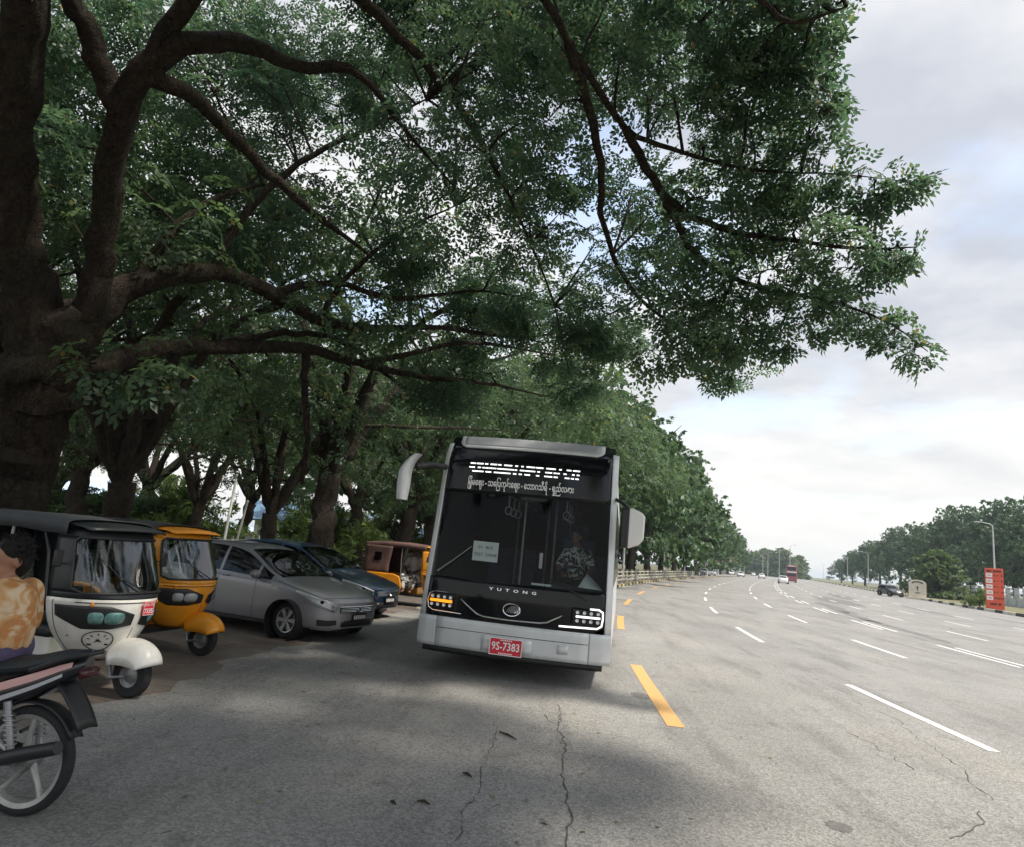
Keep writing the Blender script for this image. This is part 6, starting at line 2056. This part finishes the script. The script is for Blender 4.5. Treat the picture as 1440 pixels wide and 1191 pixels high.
q = MB(); q.bar((-.07, -.50, .36), (-.07, .02, .30), .012, .07); q.build('chain_guard', M_BLK, bk)
q = MB(); q.tube([(-.15, -.55, .24), (-.32, -.56, .25)], .012, 6); q.tube([(.15, -.55, .24), (.32, -.56, .25)], .012, 6); q.tube([(-.16, -.22, .38), (-.28, -.22, .40)], .011, 6); q.build('footpeg', M_BLK, bk)
# tail fairing: lofted along the bike
sec = [(-.62, .40, .54, .10), (-.45, .45, .63, .11), (-.2, .54, .725, .115), (.03, .65, .80, .10), (.18, .74, .86, .07), (.28, .81, .885, .035)]
q = MB(); vs = []
for y, z0, z1, w in sec:
    for a in np.linspace(0, 2 * pi, 17)[:-1]:
        vs.append((w * math.copysign(abs(cos(a)) ** .7, cos(a)), y, (z0 + z1) / 2 + (z1 - z0) / 2 * math.copysign(abs(sin(a)) ** .8, sin(a))))
q.add(vs, [(i * 16 + j, i * 16 + (j + 1) % 16, (i + 1) * 16 + (j + 1) % 16, (i + 1) * 16 + j) for i in range(5) for j in range(16)] + [tuple(range(16)), tuple(80 + j for j in range(16))])
q.build('tail_fairing', M_MB, bk, smooth=50)
for sg in (-1, 1):
    def side(y, t, off=.006):
        z0 = interp(y, [(a, b) for a, b, c, d in sec]); z1 = interp(y, [(a, c) for a, b, c, d in sec]); w = interp(y, [(a, d) for a, b, c, d in sec])
        return (sg * (w * (1 - .12 * abs(2 * t - 1) ** 2) + off), y, z0 + (z1 - z0) * t)
    q = MB(); q.grid(lambda y, t: side(y, .62 + (.30 - .14 * abs(y - .05)) * t), np.linspace(-.27, .22, 10), np.linspace(0, 1, 4)); q.build('pink_decal', M_PINK, bk)
    q = MB(); q.grid(lambda y, t: side(y, .30 + .16 * t), np.linspace(-.40, .18, 10), np.linspace(0, 1, 3)); q.build('silver_decal', M_SILD, bk)
# seat
q = MB(); vs = []
for y, zc, w, h_ in ((-.66, .72, .09, .05), (-.5, .745, .13, .06), (-.25, .775, .135, .06), (-.03, .815, .125, .055), (.13, .865, .105, .05), (.24, .895, .06, .03)):
    for a in np.linspace(0, 2 * pi, 17)[:-1]:
        vs.append((w * cos(a), y, zc + h_ * (sin(a) if sin(a) > 0 else sin(a) * .8)))
q.add(vs, [(i * 16 + j, i * 16 + (j + 1) % 16, (i + 1) * 16 + (j + 1) % 16, (i + 1) * 16 + j) for i in range(5) for j in range(16)] + [tuple(range(16)), tuple(80 + j for j in range(16))])
q.build('seat', mat('motorbike seat vinyl', (0.020, 0.026, 0.028), .6, bump=.3, bscale=30), bk, smooth=50)
q = MB(); q.tube([(.11, .0, .80), (.11, .22, .89), (.06, .30, .91), (-.06, .30, .91), (-.11, .22, .89), (-.11, .0, .80)], .014, 8); q.build('grab_rail', M_BLK, bk)
q = MB(); q.box((0, .285, .80), (.13, .05, .06)); q.build('tail_light', mat('dark red lens', (.05, .008, .010), .2), bk, bevel=.02)
q = MB(); q.grid(lambda y, x: (x, .16 + .19 * y, .74 - .13 * y - .10 * y * y - .25 * x * x * 8), np.linspace(0, 1, 8), np.linspace(-.075, .075, 7)); q.build('rear_mudguard', M_BLK, bk, solid=.012)
q = MB(); q.grid(lambda t, x: (x, 0 + .33 * cos(t), .295 + .33 * sin(t) - 4 * x * x), np.linspace(.5, 2.0, 10), np.linspace(-.05, .05, 5)); q.build('inner_mudguard', M_BLK, bk, solid=.008)
# front half: leg shield, fork, handlebar, lamp
q = MB(); q.grid(lambda t, a: (.24 * sin(a), -.86 - .10 * cos(a) - .10 * t, .38 + .56 * t), np.linspace(0, 1, 8), np.linspace(-1.3, 1.3, 14)); q.build('leg_shield', M_MB, bk, solid=.015)
q = MB(); q.tube([(0, -.62, .56), (0, -.80, .60), (0, -.98, .86)], [.07, .07, .05], 10); q.build('frame', M_MB, bk)
for sg in (-1, 1):
    q = MB(); q.tube([(sg * .07, -1.25, .295), (sg * .07, -1.10, .70), (sg * .06, -1.02, .90)], .02, 8); q.build('fork', M_STEEL, bk)
q = MB(); q.tube([(-.33, -.84, 1.02), (-.2, -.92, 1.03), (0, -1.0, .97), (.2, -.92, 1.03), (.33, -.84, 1.02)], .013, 8); q.build('handlebar', M_BLK, bk)
q = MB(); q.ell((0, -1.06, .95), (.13, .11, .10), 16, 10); q.build('headlamp_cowl', M_MB, bk)
q = MB(); q.grid(lambda t, x: (x, -1.25 + .34 * cos(t), .295 + .34 * sin(t) - 5 * x * x), np.linspace(.5, 2.8, 12), np.linspace(-.055, .055, 5)); q.build('front_mudguard', M_MB, bk, solid=.008)

bc = gnd(22, 1146)
PHI_B = 176
place(bk, bc, PHI_B)
bk.rotation_euler.y = RAD(0)

rd = empty('person', (0, 0, 0), 0, 'motorbike rider in tan patterned shirt and purple trousers', 'person')
rd.location = bk.location; rd.rotation_euler = bk.rotation_euler
SH = Vector((0, -.44, 1.32))
HC = (0, -.39, 1.385)
q = MB()
chain(q, [((0, -.34, .84), .14), ((0, -.31, 1.0), .135), ((0, -.34, 1.12), .145), ((0, -.37, 1.21), .09), ((0, -.385, 1.28), .055)])
head_on(q, HC, (2.2, -1, 0), 1.04)
for sg in (-1, 1):
    chain(q, [((sg * .17, -.37, 1.19), .064), ((sg * .27, -.42, .95), .046), ((sg * .31, -.74, 1.0), .034)])
    hand(q, (sg * .31, -.76, 1.0), (0, -1, -.05), (0, -.1, 1), (-sg, 0, -.2), 1.0, 1.0)
    chain(q, [((sg * .09, -.34, .86), .105), ((sg * .17, -.76, .78), .075), ((sg * .22, -.62, .36), .048), ((sg * .23, -.60, .30), .042)])
    capsule(q, (sg * .23, -.58, .285), (sg * .24, -.76, .275), .04, .032)
remeshed(q, 'body', M_SKIN, rd, .011)
q = MB()
chain(q, [((0, -.34, .86), .155), ((0, -.31, 1.0), .15), ((0, -.34, 1.12), .16), ((0, -.37, 1.20), .10)])
for sg in (-1, 1):
    q.ell((sg * .09, -.36, 1.16), (.11, .11, .10))
    chain(q, [((sg * .17, -.37, 1.195), .083), ((sg * .235, -.40, 1.05), .078), ((sg * .25, -.41, 1.0), .076)])
remeshed(q, 'shirt', print_mat('tan printed shirt', (0.49, 0.215, 0.07), (0.57, 0.33, 0.14), 6.5, .5, cc_=(0.66, 0.50, 0.33)), rd, .013, 5)
q = MB()
q.ell((0, -.33, .86), (.17, .16, .12))
for sg in (-1, 1): chain(q, [((sg * .09, -.34, .87), .125), ((sg * .17, -.76, .79), .092), ((sg * .22, -.63, .38), .065)])
remeshed(q, 'trousers', mat('purple trousers', (0.085, 0.065, 0.125), .9, var=.25, vscale=6, bump=.4, bscale=14), rd, .013)
face_bits(rd, HC, (2.2, -1, 0), 1.06, M_HAIR)
q = MB()
for sg in (-1, 1): pass
for sg in (-1, 1):
    q = MB(); q.box((sg * .235, -.66, .236), (.09, .25, .025)); q.build('sandal', M_BLK, rd, bevel=.01)

# ------------------------------------------------------------------ the man sitting in the brown roofed tuk-tuk
pz = empty('person', (0, 0, 0), 0, 'person in white shirt and patterned longyi sitting in the brown roofed tuk-tuk', 'person')
pz.location = tuk_b.location; pz.rotation_euler = tuk_b.rotation_euler
# sits on the driver's seat, turned to the open side (local -X)
q = MB()
chain(q, [((.02, 1.02, .76), .13), ((.05, 1.02, .98), .13), ((.03, 1.02, 1.16), .145), ((.01, 1.02, 1.26), .085), ((-.01, 1.02, 1.34), .052)])
head_on(q, (-.05, 1.02, 1.455), (-1, -.1, 0))
for sg in (-1, 1):
    chain(q, [((.02, 1.02 + sg * .17, 1.21), .06), ((-.06, 1.02 + sg * .27, .98), .045), ((-.25, 1.02 + sg * .10, .90), .033)])
    hand(q, (-.26, 1.02 + sg * .09, .90), (-.6, -sg, -.1), (-.3, 0, 1), (-1, 0, .2), .95, .8)
    chain(q, [((.0, 1.02 + sg * .09, .76), .10), ((-.40, 1.02 + sg * .17, .74), .072), ((-.45, 1.02 + sg * .10, .42), .045)])
    capsule(q, (-.45, 1.02 + sg * .10, .385), (-.56, 1.02 + sg * .11, .375), .036, .028)
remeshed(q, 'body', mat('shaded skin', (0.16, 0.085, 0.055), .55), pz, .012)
q = MB()
chain(q, [((.02, 1.02, .78), .145), ((.05, 1.02, .98), .145), ((.03, 1.02, 1.16), .16), ((.01, 1.02, 1.25), .095)])
for sg in (-1, 1): chain(q, [((.02, 1.02 + sg * .17, 1.215), .078), ((-.02, 1.02 + sg * .24, 1.06), .068)])
remeshed(q, 'shirt', mat('white shirt', (0.66, 0.60, 0.60), .85, bump=.4, bscale=14), pz, .013)
q = MB()
for sg in (-1, 1): chain(q, [((.0, 1.02 + sg * .09, .77), .118), ((-.40, 1.02 + sg * .17, .75), .095), ((-.45, 1.02 + sg * .12, .50), .075)])
q.ell((-.25, 1.02, .74), (.22, .2, .07)); q.ell((-.42, 1.02, .62), (.06, .18, .14))
remeshed(q, 'longyi', print_mat('checked longyi', (0.62, 0.60, 0.58), (0.06, 0.07, 0.06), 11, .52), pz, .013)
face_bits(pz, (-.05, 1.02, 1.455), (-1, -.1, 0), 1.0, M_HAIR)

# ------------------------------------------------------------------ haze
mh = bpy.data.materials.new('haze')
mh.use_nodes = True
th_ = mh.node_tree
th_.nodes.clear()
ho = th_.nodes.new('ShaderNodeOutputMaterial')
hv = th_.nodes.new('ShaderNodeVolumePrincipled')
hv.inputs['Color'].default_value = (0.80, 0.90, 1.0, 1)
hv.inputs['Density'].default_value = 0.00035
hv.inputs['Anisotropy'].default_value = 0.25
th_.links.new(hv.outputs[0], ho.inputs['Volume'])
q = MB(); q.box((0, 1200, 10.5), (3900, 4000, 23.2))
hb = q.build('haze', mh, smooth=None)
tag(hb, 'thin pale haze in the air over the road', kind='stuff')
hb.visible_shadow = True
